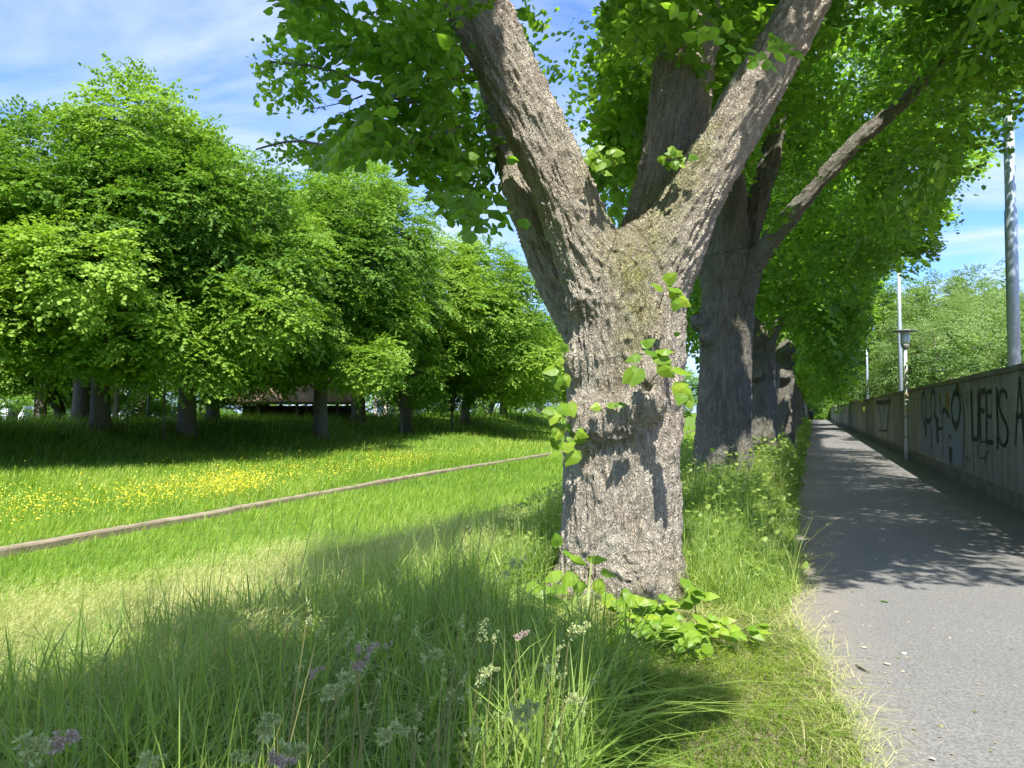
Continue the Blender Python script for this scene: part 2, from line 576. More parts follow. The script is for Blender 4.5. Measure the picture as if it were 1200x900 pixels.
def paint(name, strokes, mat, w=0.05, label=None, fills=()):
    """flat strokes of spray paint, given along the face of the wall"""
    mb = MB()
    for zi, st in enumerate(strokes):
        ww = w
        if isinstance(st, tuple):
            ww, st = st
        pts = np.array([on_wall(*q) for q in st])
        # resample
        seg = np.linalg.norm(np.diff(pts, axis=0), axis=1)
        s = np.concatenate([[0], np.cumsum(seg)])
        n = max(2, int(s[-1] / 0.05) + 1)
        u = np.linspace(0, s[-1], n)
        q = np.stack([np.interp(u, s, pts[:, 0]), np.interp(u, s, pts[:, 1])], 1)
        t = nrm(np.gradient(q, axis=0))
        nn = np.stack([-t[:, 1], t[:, 0]], 1)
        wv = ww * 0.5 * (1 + 0.25 * vn(v3(u * 9, zi * 3.1), 5))[:, None]
        A, B = q + nn * wv, q - nn * wv
        x = WALLX - 0.0118 - 0.0002 * zi - PAINTN[0] * .0004
        V = np.concatenate([np.stack([np.full(n, x), A[:, 0], A[:, 1]], 1), np.stack([np.full(n, x), B[:, 0], B[:, 1]], 1)])
        mb.add(V, [[k, k + 1, n + k + 1, n + k] for k in range(n - 1)])
    PAINTN[0] += 1
    for zi, f in enumerate(fills):
        pts = np.array([on_wall(*q) for q in f])
        c = pts.mean(0)
        n = len(pts)
        V = np.concatenate([pts, [c]])
        V = np.concatenate([np.full((n + 1, 1), WALLX - 0.0085 - PAINTN[0] * 0.00025), V], 1)
        mb.add(V, T=[[k, (k + 1) % n, n] for k in range(n)])
    o = mb.build(name, mat, wall, attr=False)
    if label:
        o['label'] = label
    return o


def paint_mat(name, c, rough=0.7):
    m = N(name)
    n = m.noise(m.pos(), 14, 4, 0.7)
    return m.done(m.principled(m.mix(m.ramp(n, [(0.35, 0.0), (0.75, 0.6)]), c, (c[0] * .6 + .06, c[1] * .6 + .055, c[2] * .6 + .045)), rough, 0.2))


M['spray_black'] = paint_mat('black_spray', (0.035, 0.034, 0.034))
M['spray_blue'] = paint_mat('pale_blue_spray', (0.225, 0.24, 0.265))
M['spray_yellow'] = paint_mat('yellow_spray', (0.24, 0.17, 0.04))
M['spray_green'] = paint_mat('green_spray', (0.30, 0.36, 0.05))
M['spray_white'] = paint_mat('white_spray', (0.26, 0.26, 0.255))


def zc(x, y):  # positions read off the enlarged crop (origin 1060,400, 600 px for 140)
    return (1060 + x * 140 / 600, 400 + y * 140 / 600)


def zs(*pts):
    return [zc(*q) for q in pts]


# LIFE IS A
paint('lettering', [
    zs((333, 245), (334, 330), (337, 420), (340, 492)), zs((340, 494), (352, 490), (366, 492)),
    zs((368, 250), (369, 380), (367, 494)),
    zs((378, 245), (377, 360), (379, 500)), (0.11, zs((378, 256), (402, 250))), (0.10, zs((378, 345), (398, 350))),
    zs((409, 258), (410, 380), (411, 508)), zs((410, 258), (438, 250)), (0.09, zs((410, 375), (437, 377))), zs((411, 502), (445, 510)),
    (0.09, zs((462, 230), (464, 330), (468, 450), (466, 540))),
    (0.075, zs((512, 290), (508, 258), (492, 244), (476, 262), (472, 310), (482, 360), (503, 400), (518, 450), (514, 500), (500, 525), (484, 518), (474, 488))),
    (0.06, zs((556, 522), (562, 400), (576, 180))), (0.06, zs((576, 180), (589, 340), (600, 520))), (0.085, zs((560, 378), (592, 372)))],
    M['spray_black'], 0.085, 'black capital letters reading LIFE IS A')
# throw-up in grey blue with a black outline
paint('graffiti_fill', [], M['spray_blue'], 0.05, 'pale grey blue field of the big graffiti piece',
      [zs((78, 262), (98, 244), (150, 232), (215, 222), (262, 206), (280, 262), (294, 340), (296, 430), (292, 520), (291, 630), (240, 612), (190, 590), (140, 572), (96, 560), (78, 540), (80, 470), (74, 380))])
paint('graffiti_outline', [
    (0.14, zs((103, 430), (92, 380), (86, 320), (88, 275), (98, 252), (106, 290), (108, 340), (106, 390), (120, 405), (134, 390))),
    (0.34, zs((106, 410), (107, 450), (109, 478))),
    (0.14, zs((136, 390), (132, 320), (134, 265), (144, 245), (152, 262), (156, 330), (150, 372), (160, 380))),
    (0.42, zs((163, 380), (165, 450), (168, 510))),
    (0.08, zs((170, 438), (192, 438))), (0.13, zs((192, 438), (191, 350), (204, 342), (226, 380))),
    (0.18, zs((268, 255), (250, 262), (238, 300), (236, 350), (242, 400), (258, 432), (272, 405), (281, 340), (277, 285), (266, 252), (262, 212))),
    (0.12, zs((174, 260), (180, 300), (182, 370))), (0.1, zs((192, 440), (194, 580))),
    (0.05, zs((216, 520), (222, 478), (232, 474), (240, 500))), (0.42, zs((231, 530), (232, 580), (234, 605))),
    (0.1, zs((132, 420), (138, 470), (134, 520), (142, 540)))],
    M['spray_black'], 0.07, 'black looping outline of the big graffiti piece')
paint('graffiti_edge', [(0.035, zs((264, 208), (282, 262), (296, 340), (298, 430), (295, 540), (294, 640)))], M['spray_yellow'], 0.04)
paint('graffiti_patch', [], M['spray_yellow'], 0.05, None, [zs((203, 260), (222, 255), (228, 300), (226, 350), (212, 360), (204, 320))])
paint('graffiti_accent', [(0.06, zs((112, 280), (120, 266), (126, 300))), (0.06, zs((170, 300), (174, 262), (184, 268)))], M['spray_green'], 0.05)
paint('scribble', [zs((318, 340), (312, 300), (322, 280), (314, 250), (304, 268), (316, 330)),
                   zs((424, 560), (428, 530), (404, 502), (372, 508), (360, 545)), zs((360, 520), (362, 590)), zs((424, 552), (410, 570), (396, 640)), zs((372, 520), (366, 560), (380, 590), (402, 580), (414, 545)), zs((40, 300), (46, 280), (54, 300), (48, 330), (58, 350)), zs((308, 600), (316, 570), (326, 610), (336, 560))],
      M['spray_black'], 0.022)
paint('white_scribble', [zs((420, 210), (430, 180), (444, 182), (440, 200), (456, 195), (450, 215)), zs((370, 205), (382, 190), (398, 200))], M['spray_white'], 0.018)


def zb(*pts):  # second crop (940,400; 1170 px for 260)
    return [(940 + x * 260 / 1170, 400 + y * 260 / 1170) for x, y in pts]


paint('small_graffiti_fill', [], M['spray_blue'], 0.05, 'narrow grey blue graffiti panel near the lamp post', [zb((395, 330), (460, 318), (456, 400), (448, 470), (405, 468), (398, 400))])
paint('small_graffiti_outline', [(0.22, zb((392, 322), (430, 325), (466, 315))), (0.16, zb((404, 335), (414, 400), (422, 462))), (0.16, zb((436, 330), (434, 400))), (0.14, zb((458, 322), (452, 400), (448, 470))), (0.1, zb((404, 468), (448, 472)))],
      M['spray_black'], 0.12)
paint('loop_tag', [zb((474, 380), (478, 350), (486, 345), (488, 380), (478, 400)), zb((496, 395), (498, 360), (504, 365), (500, 410)), zb((476, 470), (480, 430), (496, 420), (500, 455), (486, 480)), zb((482, 545), (486, 520), (496, 520), (494, 550))],
      M['spray_white'], 0.05)
paint('faded_tag', [zb((304, 400), (300, 350), (312, 340), (318, 380), (312, 440)), zb((330, 330), (345, 300), (352, 340), (344, 390)), zb((368, 420), (372, 370), (384, 350))], M['spray_white'], 0.06)

# ------------------------------------------------------------------ leaves
LEAF6_V = np.array([[0, 0, 0], [0, .5, .02], [0, 1.08, -.10],
                    [-.26, -.12, -.02], [-.5, .17, -.10], [-.46, .52, -.12], [-.2, .85, -.10],
                    [.26, -.12, -.02], [.5, .17, -.10], [.46, .52, -.12], [.2, .85, -.10]], float)
LEAF6_Q = np.array([[0, 1, 4, 3], [1, 6, 5, 4], [0, 7, 8, 1], [1, 8, 9, 10]])
LEAF6_T = np.array([[1, 2, 6], [1, 10, 2]])
LEAF2_V = np.array([[0, 0, 0], [0, 1.05, -.08], [-.46, .25, -.10], [-.34, .75, -.12], [.46, .25, -.10], [.34, .75, -.12]], float)
LEAF2_Q = np.array([[0, 1, 3, 2], [0, 4, 5, 1]])
LEAF2_T = np.zeros((0, 3), int)


def leaves(mb, pos, D, Nn, size, tint, full=True):
    """pos, along direction D, normal Nn (made square to D), size in m"""
    tv, tq, tt = (LEAF6_V, LEAF6_Q, LEAF6_T) if full else (LEAF2_V, LEAF2_Q, LEAF2_T)
    n = len(pos)
    if n == 0:
        return
    D = nrm(D)
    S = nrm(np.cross(D, Nn))
    Z = np.cross(S, D)
    size = np.broadcast_to(np.asarray(size, float), (n,))
    tint = np.broadcast_to(np.asarray(tint, float), (n,))
    k = len(tv)
    fold = RS.uniform(.4, 3.2, n)[:, None, None] if full else 1.0
    V = pos[:, None, :] + size[:, None, None] * (tv[None, :, 0:1] * S[:, None] + tv[None, :, 1:2] * D[:, None] + fold * tv[None, :, 2:3] * Z[:, None])
    off = (np.arange(n) * k)[:, None, None]
    mb.add(V.reshape(-1, 3), (tq[None] + off).reshape(-1, 4), (tt[None] + off).reshape(-1, 3) if len(tt) else None, np.repeat(tint, k))


def rnd(n, a=0.0, b=1.0):
    return RS.uniform(a, b, n)


def spray_template(L=0.9, leaf=0.09, droop=0.35, dens=1.0):
    """flat fan of leaves round a drooping twig along +X; returns pos, D, N, size, twigs"""
    pos, D, Nn, sz, tw = [], [], [], [], []
    nside = int(7 * dens)
    main = [np.array([t * L, 0.03 * math.sin(5 * t), -droop * L * t * t]) for t in np.linspace(0, 1, 8)]
    tw.append((main, 0.006))
    for k in range(nside):
        t = 0.15 + 0.85 * (k + rnd(1)[0] * .6) / nside
        base = np.array([t * L, 0.03 * math.sin(5 * t), -droop * L * t * t])
        side = 1 if k % 2 else -1
        l2 = L * (0.55 - 0.30 * t) * rnd(1, .8, 1.2)[0]
        dr = nrm(np.array([0.75, side * 0.85, rnd(1, -.25, .15)[0]]))
        sub = [base + dr * l2 * u + np.array([0, 0, -0.3 * l2 * u * u]) for u in np.linspace(0, 1, 4)]
        tw.append((sub, 0.0035))
        nl = max(3, int(l2 / (leaf * 0.45)))
        for j in range(nl):
            u = (j + .5) / nl
            b = base + dr * l2 * u + np.array([0, 0, -0.3 * l2 * u * u])
            s2 = 1 if j % 2 else -1
            dd = nrm(dr * 0.6 + s2 * np.array([-dr[1], dr[0], 0]) * rnd(1, .4, 1.0)[0] + np.array([0, 0, -rnd(1, .15, .8)[0]]))
            pos.append(b + dd * 0.02 + RS.normal(0, .012, 3))
            D.append(dd)
            Nn.append(np.array([rnd(1, -.5, .5)[0], rnd(1, -.5, .5)[0], 1.0]))
            sz.append(leaf * rnd(1, .65, 1.15)[0])
    return np.array(pos), np.array(D), np.array(Nn), np.array(sz), tw


SPR_NEAR = [spray_template(0.85, 0.098, 0.35) for _ in range(5)]
SPR_MID = [spray_template(1.0, 0.098, 0.35, 0.9) for _ in range(4)]
SPR_FAR = [spray_template(1.15, 0.118, 0.35, 0.78) for _ in range(4)]


def frames(out):
    """rotation matrices whose X runs along out, Z as upright as possible"""
    x = nrm(out)
    y = nrm(np.cross(np.array([0, 0, 1.0]), x))
    z = np.cross(x, y)
    return np.stack([x, y, z], -1)


def place_sprays(temps, pts, out, scale=1.0, keep=None, tint0=None):
    """spread copies of the spray shapes; returns leaf arrays"""
    R = frames(out)
    roll = RS.normal(0, .35, len(pts))
    A, B, Cc, S, T = [], [], [], [], []
    pick = RS.randint(0, len(temps), len(pts))
    for k, tm in enumerate(temps):
        sel = np.where(pick == k)[0]
        if not len(sel):
            continue
        Rk = R[sel]
        cr, sr = np.cos(roll[sel]), np.sin(roll[sel])
        Y = Rk[:, :, 1] * cr[:, None] + Rk[:, :, 2] * sr[:, None]
        Z = -Rk[:, :, 1] * sr[:, None] + Rk[:, :, 2] * cr[:, None]
        Rk = np.stack([Rk[:, :, 0], Y, Z], -1)
        s = np.broadcast_to(scale, (len(pts),))[sel] * rnd(len(sel), .8, 1.2)
        a = pts[sel][:, None] + np.einsum('nij,mj->nmi', Rk, tm[0]) * s[:, None, None]
        b = np.einsum('nij,mj->nmi', Rk, tm[1])
        c = np.einsum('nij,mj->nmi', Rk, tm[2])
        A.append(a.reshape(-1, 3))
        B.append(b.reshape(-1, 3))
        Cc.append(c.reshape(-1, 3))
        S.append((s[:, None] * tm[3][None]).ravel())
        base = RS.normal(0.45, .16, len(sel)) if tint0 is None else tint0[sel] + RS.normal(0, .08, len(sel))
        T.append((base[:, None] + RS.normal(0, .12, (len(sel), len(tm[3])))).ravel())
    A, B, Cc, S, T = (np.concatenate(q) for q in (A, B, Cc, S, T))
    T = np.clip(T, 0, 1)
    if keep is not None:
        kk = keep(A)
        A, B, Cc, S, T = A[kk], B[kk], Cc[kk], S[kk], T[kk]
    return A, B, Cc, S, T


def in_poly(x, y, poly):
    x = np.asarray(x)
    y = np.asarray(y)
    r = np.zeros(x.shape, bool)
    n = len(poly)
    for k in range(n):
        x0, y0 = poly[k]
        x1, y1 = poly[(k + 1) % n]
        if y0 == y1:
            continue
        c = ((y0 > y) != (y1 > y)) & (x < (x1 - x0) * (y - y0) / (y1 - y0) + x0)
        r ^= c
    return r


# ---- which ground, trunk and path surfaces the sun reaches (the crowns are thinned where they would shade them)
LIT_GROUND = [
    [(985, 905), (2400, 905), (2400, 690), (1200, 672), (1120, 664), (1060, 668), (1010, 664), (985, 672), (940, 676), (900, 660), (845, 640), (800, 625), (795, 700), (652, 700), (652, 565), (590, 600), (530, 660), (570, 722), (690, 765), (800, 778), (835, 800), (812, 850), (800, 905)],
    [(-900, 880), (0, 868), (60, 828), (150, 790), (300, 712), (400, 652), (480, 616), (560, 588), (652, 552), (652, 486), (-900, 486)],
    [(640, 300), (640, 560), (652, 590), (652, 486), (900, 486), (900, 300)],
]
LIT_TRUNK = [(630, 705), (810, 705), (806, 560), (806, 470), (830, 400), (826, 330), (850, 262), (868, 200), (880, 160), (845, 150), (800, 205), (750, 250), (712, 262), (690, 290), (668, 350), (640, 420), (640, 520), (630, 600)]


def sunlit_mask(Q):
    """True for points whose shadow would fall on a surface that the sun reaches"""
    # ground, at grass height
    z = 0.12
    for _ in range(3):
        t = (Q[:, 2] - z) / SUN[2]
        H = Q - t[:, None] * SUN
        z = ground(H[:, 0], H[:, 1]) + 0.1
    px, py, d = proj(H)
    jx = 34 * fbm(H * 1.6, 95, 3)
    jy = 22 * fbm(H * 1.6 + 31, 96, 3)
    px, py = px + jx + RS.normal(0, 4, len(px)), py + jy + RS.normal(0, 3, len(px))
    d0 = d > 0.6
    hit0 = d0 & in_poly(px, py, [(798, 500), (925, 500), (935, 660), (798, 650)]) & (fbm(H * 1.9, 98, 2) > .02)
    hit = hit0 | (d0 & (d < 7.5) & (H[:, 0] < 0) & (fbm(H * 1.35 + 3.3, 99, 3) > .14))
    for poly in LIT_GROUND[:2]:
        hit |= d0 & in_poly(px, py, poly)
    # everything far left is open meadow, and so is the path beside and behind the camera
    hit |= (H[:, 0] < -6.2 + .6 * fbm(H * .8, 97, 2)) & (H[:, 0] > -21)
    hit |= (H[:, 0] > 0.2) & (H[:, 1] < 4) & (H[:, 0] < 5)
    # front of the big trunk: vertical sheet square to the view
    nF = np.array([-math.sin(TH), math.cos(TH), 0])
    for dd in (6.15, 6.55):
        t2 = ((Q - P(726, 482, dd)) @ nF) / (SUN @ nF)
        H2 = Q - t2[:, None] * SUN
        px, py, d = proj(H2)
        hit |= (t2 > 0.25) & in_poly(px, py, LIT_TRUNK)
    return hit


# ---- where leaves of the avenue may show from the camera
FOL_NEAR = [
    # spray that hangs in from the left, with its two tips
    [(255, 72), (285, 48), (330, 40), (345, -40), (560, -40), (600, 60), (640, 180), (600, 262), (585, 272), (560, 268), (520, 236), (472, 172), (430, 168), (392, 170), (385, 190), (340, 188), (292, 178), (292, 158), (350, 152), (388, 140), (352, 122), (318, 128), (290, 112), (262, 92)],
    [(590, 60), (760, -40), (905, -40), (880, 90), (800, 190), (740, 235), (690, 200), (640, 120)],
    [(900, -40), (1210, -40), (1210, 118), (1188, 150), (1150, 196), (1140, 216), (1115, 222), (1095, 235), (1100, 330), (1060, 470), (820, 560), (800, 300), (860, 180)],
    [(583, 262), (640, 262), (668, 350), (664, 400), (640, 360), (600, 300)],
]
SKY_NEAR = [
    [(-200, -200), (340, -200), (330, 36), (255, 66), (255, 100), (300, 128), (345, 132), (330, 150), (286, 156), (286, 190), (390, 196), (440, 178), (470, 186), (515, 240), (545, 272), (585, 282), (600, 310), (640, 370), (655, 420), (655, 900), (-200, 900)],
    [(1122, 210), (1150, 200), (1182, 158), (1186, 128), (1300, 110), (1300, 460), (1095, 460), (1108, 330), (1140, 300), (1130, 262), (1110, 240)],
    [(1040, 300), (1075, 320), (1090, 470), (1000, 470), (1010, 400), (1020, 330)],
    [(405, 95), (432, 88), (440, 120), (412, 132)],
    [(372, 112), (402, 100), (404, 128), (380, 130)],
]


def view_ok(Q, soft=6.0):
    px, py, d = proj(Q)
    ok = np.ones(len(Q), bool)
    infr = (d > 0.3)
    px = px + RS.normal(0, soft, len(Q))
    py = py + RS.normal(0, soft, len(Q))
    for poly in SKY_NEAR:
        ok &= ~(infr & in_poly(px, py, poly))
    return ok


def crown_points(c, rad, n_clump, per, shell=0.45, rc=1.3, flat=0.55, holes=0.0, seed=0, low=-1.0, lobes=None):
    """clump centres through an ellipsoid, then points round each clump"""
    k = 0
    d = nrm(RS.normal(0, 1, (n_clump * 3, 3)))
    d = d[d[:, 2] > low][:n_clump]
    r = 1 - (1 - shell) * rnd(len(d)) ** 1.6
    cc = d * r[:, None] * np.array(rad) * (1 + 0.16 * fbm(d * 2.1, seed + 40, 2))[:, None]
    sc_ = rnd(len(d), .65, 1.25)
    q = nrm(RS.normal(0, 1, (len(d), per, 3))) * RS.uniform(.3, 1.0, (len(d), per, 1))
    pts = cc[:, None] + q * (rc * sc_)[:, None, None] * np.array([1, 1, flat])
    out = q * np.array([1, 1, .5]) + nrm(cc)[:, None] * np.array([1, 1, .45]) * 1.1
    tint = np.repeat(np.clip(0.42 + 0.16 * RS.normal(0, 1, len(d)), .05, .9)[:, None], per, 1)
    return pts.reshape(-1, 3) + np.array(c), nrm(out.reshape(-1, 3)), tint.ravel(), cc + np.array(c)


def lobed_crown(cen, R, Hh, n_lobes, sprays, rs, seed):
    """a crown built of rounded boughs that stand apart from one another"""
    P_, O_, T_ = [], [], []
    ph = rs.uniform(0, 6.28)
    for k in range(n_lobes):
        u = (k + .5) / n_lobes
        zz = -0.80 + 1.75 * u
        a = ph + k * 2.39996 + rs.uniform(-.35, .35)
        ring = math.sqrt(max(0.05, 1 - min(1, abs(zz)) ** 2.2))
        c = np.array([math.cos(a) * R * .62 * ring, math.sin(a) * R * .62 * ring, zz * Hh * .70]) * rs.uniform(.88, 1.12)
        r = R * rs.uniform(.34, .47) * (1.0 if zz < .5 else .85)
        d = nrm(rs.normal(0, 1, (sprays, 3)))
        d = d[d[:, 2] > -.75]
        bump = 1 + .42 * fbm(d * 2.9 + seed + k * 3.7, 41, 3)
        q = d * (r * bump * (1.10 - .42 * rs.uniform(0, 1, len(d)) ** .7))[:, None] * np.array([1, 1, .85])
        P_.append(q + c + cen)
        O_.append(nrm(d * np.array([1, 1, .5]) + np.array([0, 0, -.12])))
        T_.append(np.full(len(d), np.clip(.45 + rs.normal(0, .13), .1, .85)))
    return np.concatenate(P_), np.concatenate(O_), np.concatenate(T_)


# ------------------------------------------------------------------ trunks carved from a distance field


def chain(*pts):
    """(px, py, radius px, depth) -> world points and radii"""
    return np.array([np.append(P(a, b, d), r * d / FPX) for a, b, r, d in pts])


def densify(ch, n):
    t = np.arange(len(ch))
    u = np.linspace(0, len(ch) - 1, n)
    # Catmull-Rom
    i = np.clip(u.astype(int), 0, len(ch) - 2)
    f = (u - i)[:, None]
    p0, p1, p2, p3 = ch[np.maximum(i - 1, 0)], ch[i], ch[i + 1], ch[np.minimum(i + 2, len(ch) - 1)]
    return 0.5 * (2 * p1 + (p2 - p0) * f + (2 * p0 - 5 * p1 + 4 * p2 - p3) * f * f + (3 * p1 - p0 - 3 * p2 + p3) * f ** 3)


def carve(chains, balls, vox, k=0.05, zmin=-0.25, pits=(), flare=None):
    """smooth union of tapering chains and balls, meshed; returns V, Q, bark coordinates"""
    allp = np.concatenate([c[:, :3] for c in chains])
    allr = np.concatenate([c[:, 3] for c in chains])
    lo = (allp - allr[:, None] - 0.15).min(0)
    hi = (allp + allr[:, None] + 0.15).max(0)
    lo[2] = max(lo[2], zmin)
    dims = np.ceil((hi - lo) / vox).astype(int)
    sd = np.full(dims, 9.0, np.float32)
    ax = [lo[i] + vox * np.arange(dims[i]) for i in range(3)]

    def local(pmin, pmax):
        a = np.maximum(((pmin - lo) / vox).astype(int), 0)
        b = np.minimum(np.ceil((pmax - lo) / vox).astype(int) + 1, dims)
        return a, b

    def merge(a, b, d):
        if (b <= a).any():
            return
        s = sd[a[0]:b[0], a[1]:b[1], a[2]:b[2]]
        h = np.clip(0.5 + 0.5 * (s - d) / k, 0, 1)
        s[...] = s * (1 - h) + d * h - k * h * (1 - h)

    for ch in chains:
        one = np.full(dims, 9.0, np.float32)
        for j in range(len(ch) - 1):
            A, B, ra, rb = ch[j, :3], ch[j + 1, :3], ch[j, 3], ch[j + 1, 3]
            r = max(ra, rb) + 0.22
            a, b = local(np.minimum(A, B) - r, np.maximum(A, B) + r)
            if (b <= a).any():
                continue
            X, Y, Z = np.meshgrid(ax[0][a[0]:b[0]], ax[1][a[1]:b[1]], ax[2][a[2]:b[2]], indexing='ij')
            AB = B - A
            t = np.clip(((X - A[0]) * AB[0] + (Y - A[1]) * AB[1] + (Z - A[2]) * AB[2]) / max(AB @ AB, 1e-9), 0, 1)
            d = np.sqrt((X - A[0] - t * AB[0]) ** 2 + (Y - A[1] - t * AB[1]) ** 2 + (Z - A[2] - t * AB[2]) ** 2) - (ra + (rb - ra) * t)
            s = one[a[0]:b[0], a[1]:b[1], a[2]:b[2]]
            np.minimum(s, d, out=s)
        h = np.clip(0.5 + 0.5 * (sd - one) / k, 0, 1)
        sd = sd * (1 - h) + one * h - k * h * (1 - h)
    for (c, r) in balls:
        a, b = local(np.array(c) - r - .2, np.array(c) + r + .2)
        if (b <= a).any():
            continue
        X, Y, Z = np.meshgrid(ax[0][a[0]:b[0]], ax[1][a[1]:b[1]], ax[2][a[2]:b[2]], indexing='ij')
        merge(a, b, np.sqrt((X - c[0]) ** 2 + (Y - c[1]) ** 2 + (Z - c[2]) ** 2) - r)
    for (c, r) in pits:
        a, b = local(np.array(c) - r - .1, np.array(c) + r + .1)
        if (b <= a).any():
            continue
        X, Y, Z = np.meshgrid(ax[0][a[0]:b[0]], ax[1][a[1]:b[1]], ax[2][a[2]:b[2]], indexing='ij')
        d = r - np.sqrt((X - c[0]) ** 2 + (Y - c[1]) ** 2 + (Z - c[2]) ** 2)
        s = sd[a[0]:b[0], a[1]:b[1], a[2]:b[2]]
        np.maximum(s, d, out=s)
    gr = openvdb.FloatGrid(9.0)
    gr.copyFromArray(np.ascontiguousarray(sd))
    Vv, Qq = gr.convertToQuads(0.0)
    Vv = Vv.astype(np.float64) * vox + lo
    return Vv, np.asarray(Qq, dtype=np.int64)[:, ::-1]


def vnormals(V, Q):
    e = np.cross(V[Q[:, 2]] - V[Q[:, 0]], V[Q[:, 3]] - V[Q[:, 1]])
    n = np.zeros_like(V)
    for k in range(4):
        np.add.at(n, Q[:, k], e)
    return nrm(n)


def bark_coords(V, chains):
    best = np.full(len(V), 1e9)
    out = np.zeros((len(V), 3))
    for ci, ch in enumerate(chains):
        s = 0.0
        e = None
        for j in range(len(ch) - 1):
            A, B = ch[j, :3], ch[j + 1, :3]
            AB = B - A
            L = np.linalg.norm(AB)
            ta = AB / max(L, 1e-9)
            if e is None:
                ref = np.array([1.0, 0.2, 0]) if abs(ta[2]) > .5 else np.array([0, 0, 1.0])
                e = nrm(ref - ta * (ref @ ta))
            e = nrm(e - ta * (e @ ta))
            f = np.cross(ta, e)
            q = V - A
            al = q @ ta
            t = np.clip(al / max(L, 1e-9), 0, 1)
            c = q - t[:, None] * AB
            d = np.linalg.norm(c, axis=1) - (ch[j, 3] + (ch[j + 1, 3] - ch[j, 3]) * t)
            m = d < best
            best[m] = d[m]
            out[m] = np.stack([q[m] @ e, q[m] @ f, s + al[m]], 1) + ci * 7.31
            s += L
    return out


def bark_relief(q, amp=0.018, fx=1.0):
    """upright furrows that part and meet, in limb coordinates"""
    sx = np.array([24.0, 24.0, 2.6]) * fx
    w = np.stack([fbm(q * [5, 5, 3.0], 21, 2), fbm(q * [5, 5, 3.0] + 9.1, 22, 2), 0 * q[:, 0]], 1)
    # slant: ridges lean one way and the other as they climb
    a = vn(q * sx + w * 1.1, 31)
    b = vn(q * sx * [1.9, 1.9, 2.4] + w * 1.6 + 5.5, 32)
    c = vn(q * np.array([52, 52, 11.0]) * fx, 33)
    g1 = np.exp(-(a / 0.20) ** 2)
    g2 = np.exp(-(b / 0.22) ** 2)
    return amp * (0.45 - 1.1 * g1 - 0.6 * g2 + 0.35 * c + 0.15 * a)


def trunk_mesh(name, chains, balls, vox, mat, parent, k=0.05, amp=0.018, pits=(), moss=None, big=0.02, fx=1.0):
    V, Q = carve(chains, balls, vox, k, pits=pits)
    n = vnormals(V, Q)
    # make sure the normals look outwards
    mid = chains[0][len(chains[0]) // 2]
    q = bark_coords(V, chains)
    V = V + n * (big * fbm(V * 3.2, 51, 3))[:, None]
    V = V + n * bark_relief(q, amp, fx)[:, None]
    ex = {'bark': q}
    if moss is not None:
        ex['moss'] = moss(V, n)
    return MB().add(V, Q).build(name, mat, parent, smooth=True, attr=False, extra=ex)


def tube_tree(name, paths, mat, parent, sides=9):
    """light trunk with limbs for the further trees, bark coordinates included"""
    mb = MB()
    qs = []
    for ci, (pts, rad) in enumerate(paths):
        pts = np.asarray(pts, float)
        mb.tube(pts, rad, sides)
        L = np.concatenate([[0], np.cumsum(np.linalg.norm(np.diff(pts, axis=0), axis=1))])
        an = np.arange(sides) * 2 * math.pi / sides
        rr = np.broadcast_to(rad, (len(pts),))
        qq = np.stack([(rr[:, None] * np.cos(an)).ravel(), (rr[:, None] * np.sin(an)).ravel(), np.repeat(L, sides)], 1)
        qs.append(np.concatenate([qq, [[0, 0, 0], [0, 0, L[-1]]]]) + ci * 3.7)
    V = np.concatenate(mb.V).astype(float)
    q = np.concatenate(qs)
    nn = fbm(V * 2.5, 61, 3)
    c = 0.06 * np.stack([nn, fbm(V * 2.5 + 40, 62, 3), 0 * nn], 1)
    mb.V = [(V + c).astype(np.float32)]
    return mb.build(name, mat, parent, smooth=True, attr=False, extra={'bark': q})


def wiggle(a, b, n=6, amp=0.12, lift=0.0):
    a, b = np.array(a, float), np.array(b, float)
    t = np.linspace(0, 1, n)[:, None]
    p = a + (b - a) * t
    p[:, 2] += lift * np.sin(t[:, 0] * math.pi)
    p[1:-1] += RS.normal(0, amp, (n - 2, 3)) * np.linalg.norm(b - a) * 0.3
    return p


# ------------------------------------------------------------------ the big linden
t1 = tag(empty('linden_tree', (P(726, 690, 6.7)[0], P(726, 690, 6.7)[1], 0)), 'large old linden with forked moss-capped trunk beside the path', 'tree', 'lindens along the path')
main = densify(chain((727, 745, 98, 6.7), (727, 712, 87, 6.7), (727, 685, 76, 6.7), (727, 640, 70, 6.7), (728, 580, 67, 6.7), (730, 520, 65, 6.7), (733, 450, 66, 6.7), (735, 390, 66, 6.7), (733, 335, 62, 6.7)), 26)
limb_l = densify(chain((722, 360, 50, 6.68), (700, 318, 42, 6.62), (681, 280, 37, 6.6), (650, 200, 34, 6.55), (603, 100, 34, 6.5), (556, 0, 35, 6.45), (520, -80, 33, 6.4), (470, -230, 28, 6.3)), 26)
limb_r = densify(chain((748, 360, 48, 6.68), (776, 305, 42, 6.62), (800, 255, 35, 6.58), (832, 200, 30, 6.54), (869, 133, 29.5, 6.5), (908, 67, 27, 6.45), (945, 0, 26, 6.4), (990, -90, 24, 6.3), (1080, -220, 20, 6.0)), 26)
limb_c = densify(chain((765, 290, 44, 6.85), (776, 240, 37, 7.0), (790, 170, 34, 7.15), (801, 90, 34, 7.3), (810, 10, 33, 7.45), (822, -90, 30, 7.6), (830, -230, 26, 7.8)), 20)
limb_b = densify(chain((706, 385, 44, 6.9), (678, 345, 38, 7.05), (646, 290, 31, 7.2), (622, 235, 26, 7.35), (603, 180, 23, 7.5), (588, 120, 21, 7.6), (572, 40, 19, 7.7), (556, -70, 17, 7.8)), 18)
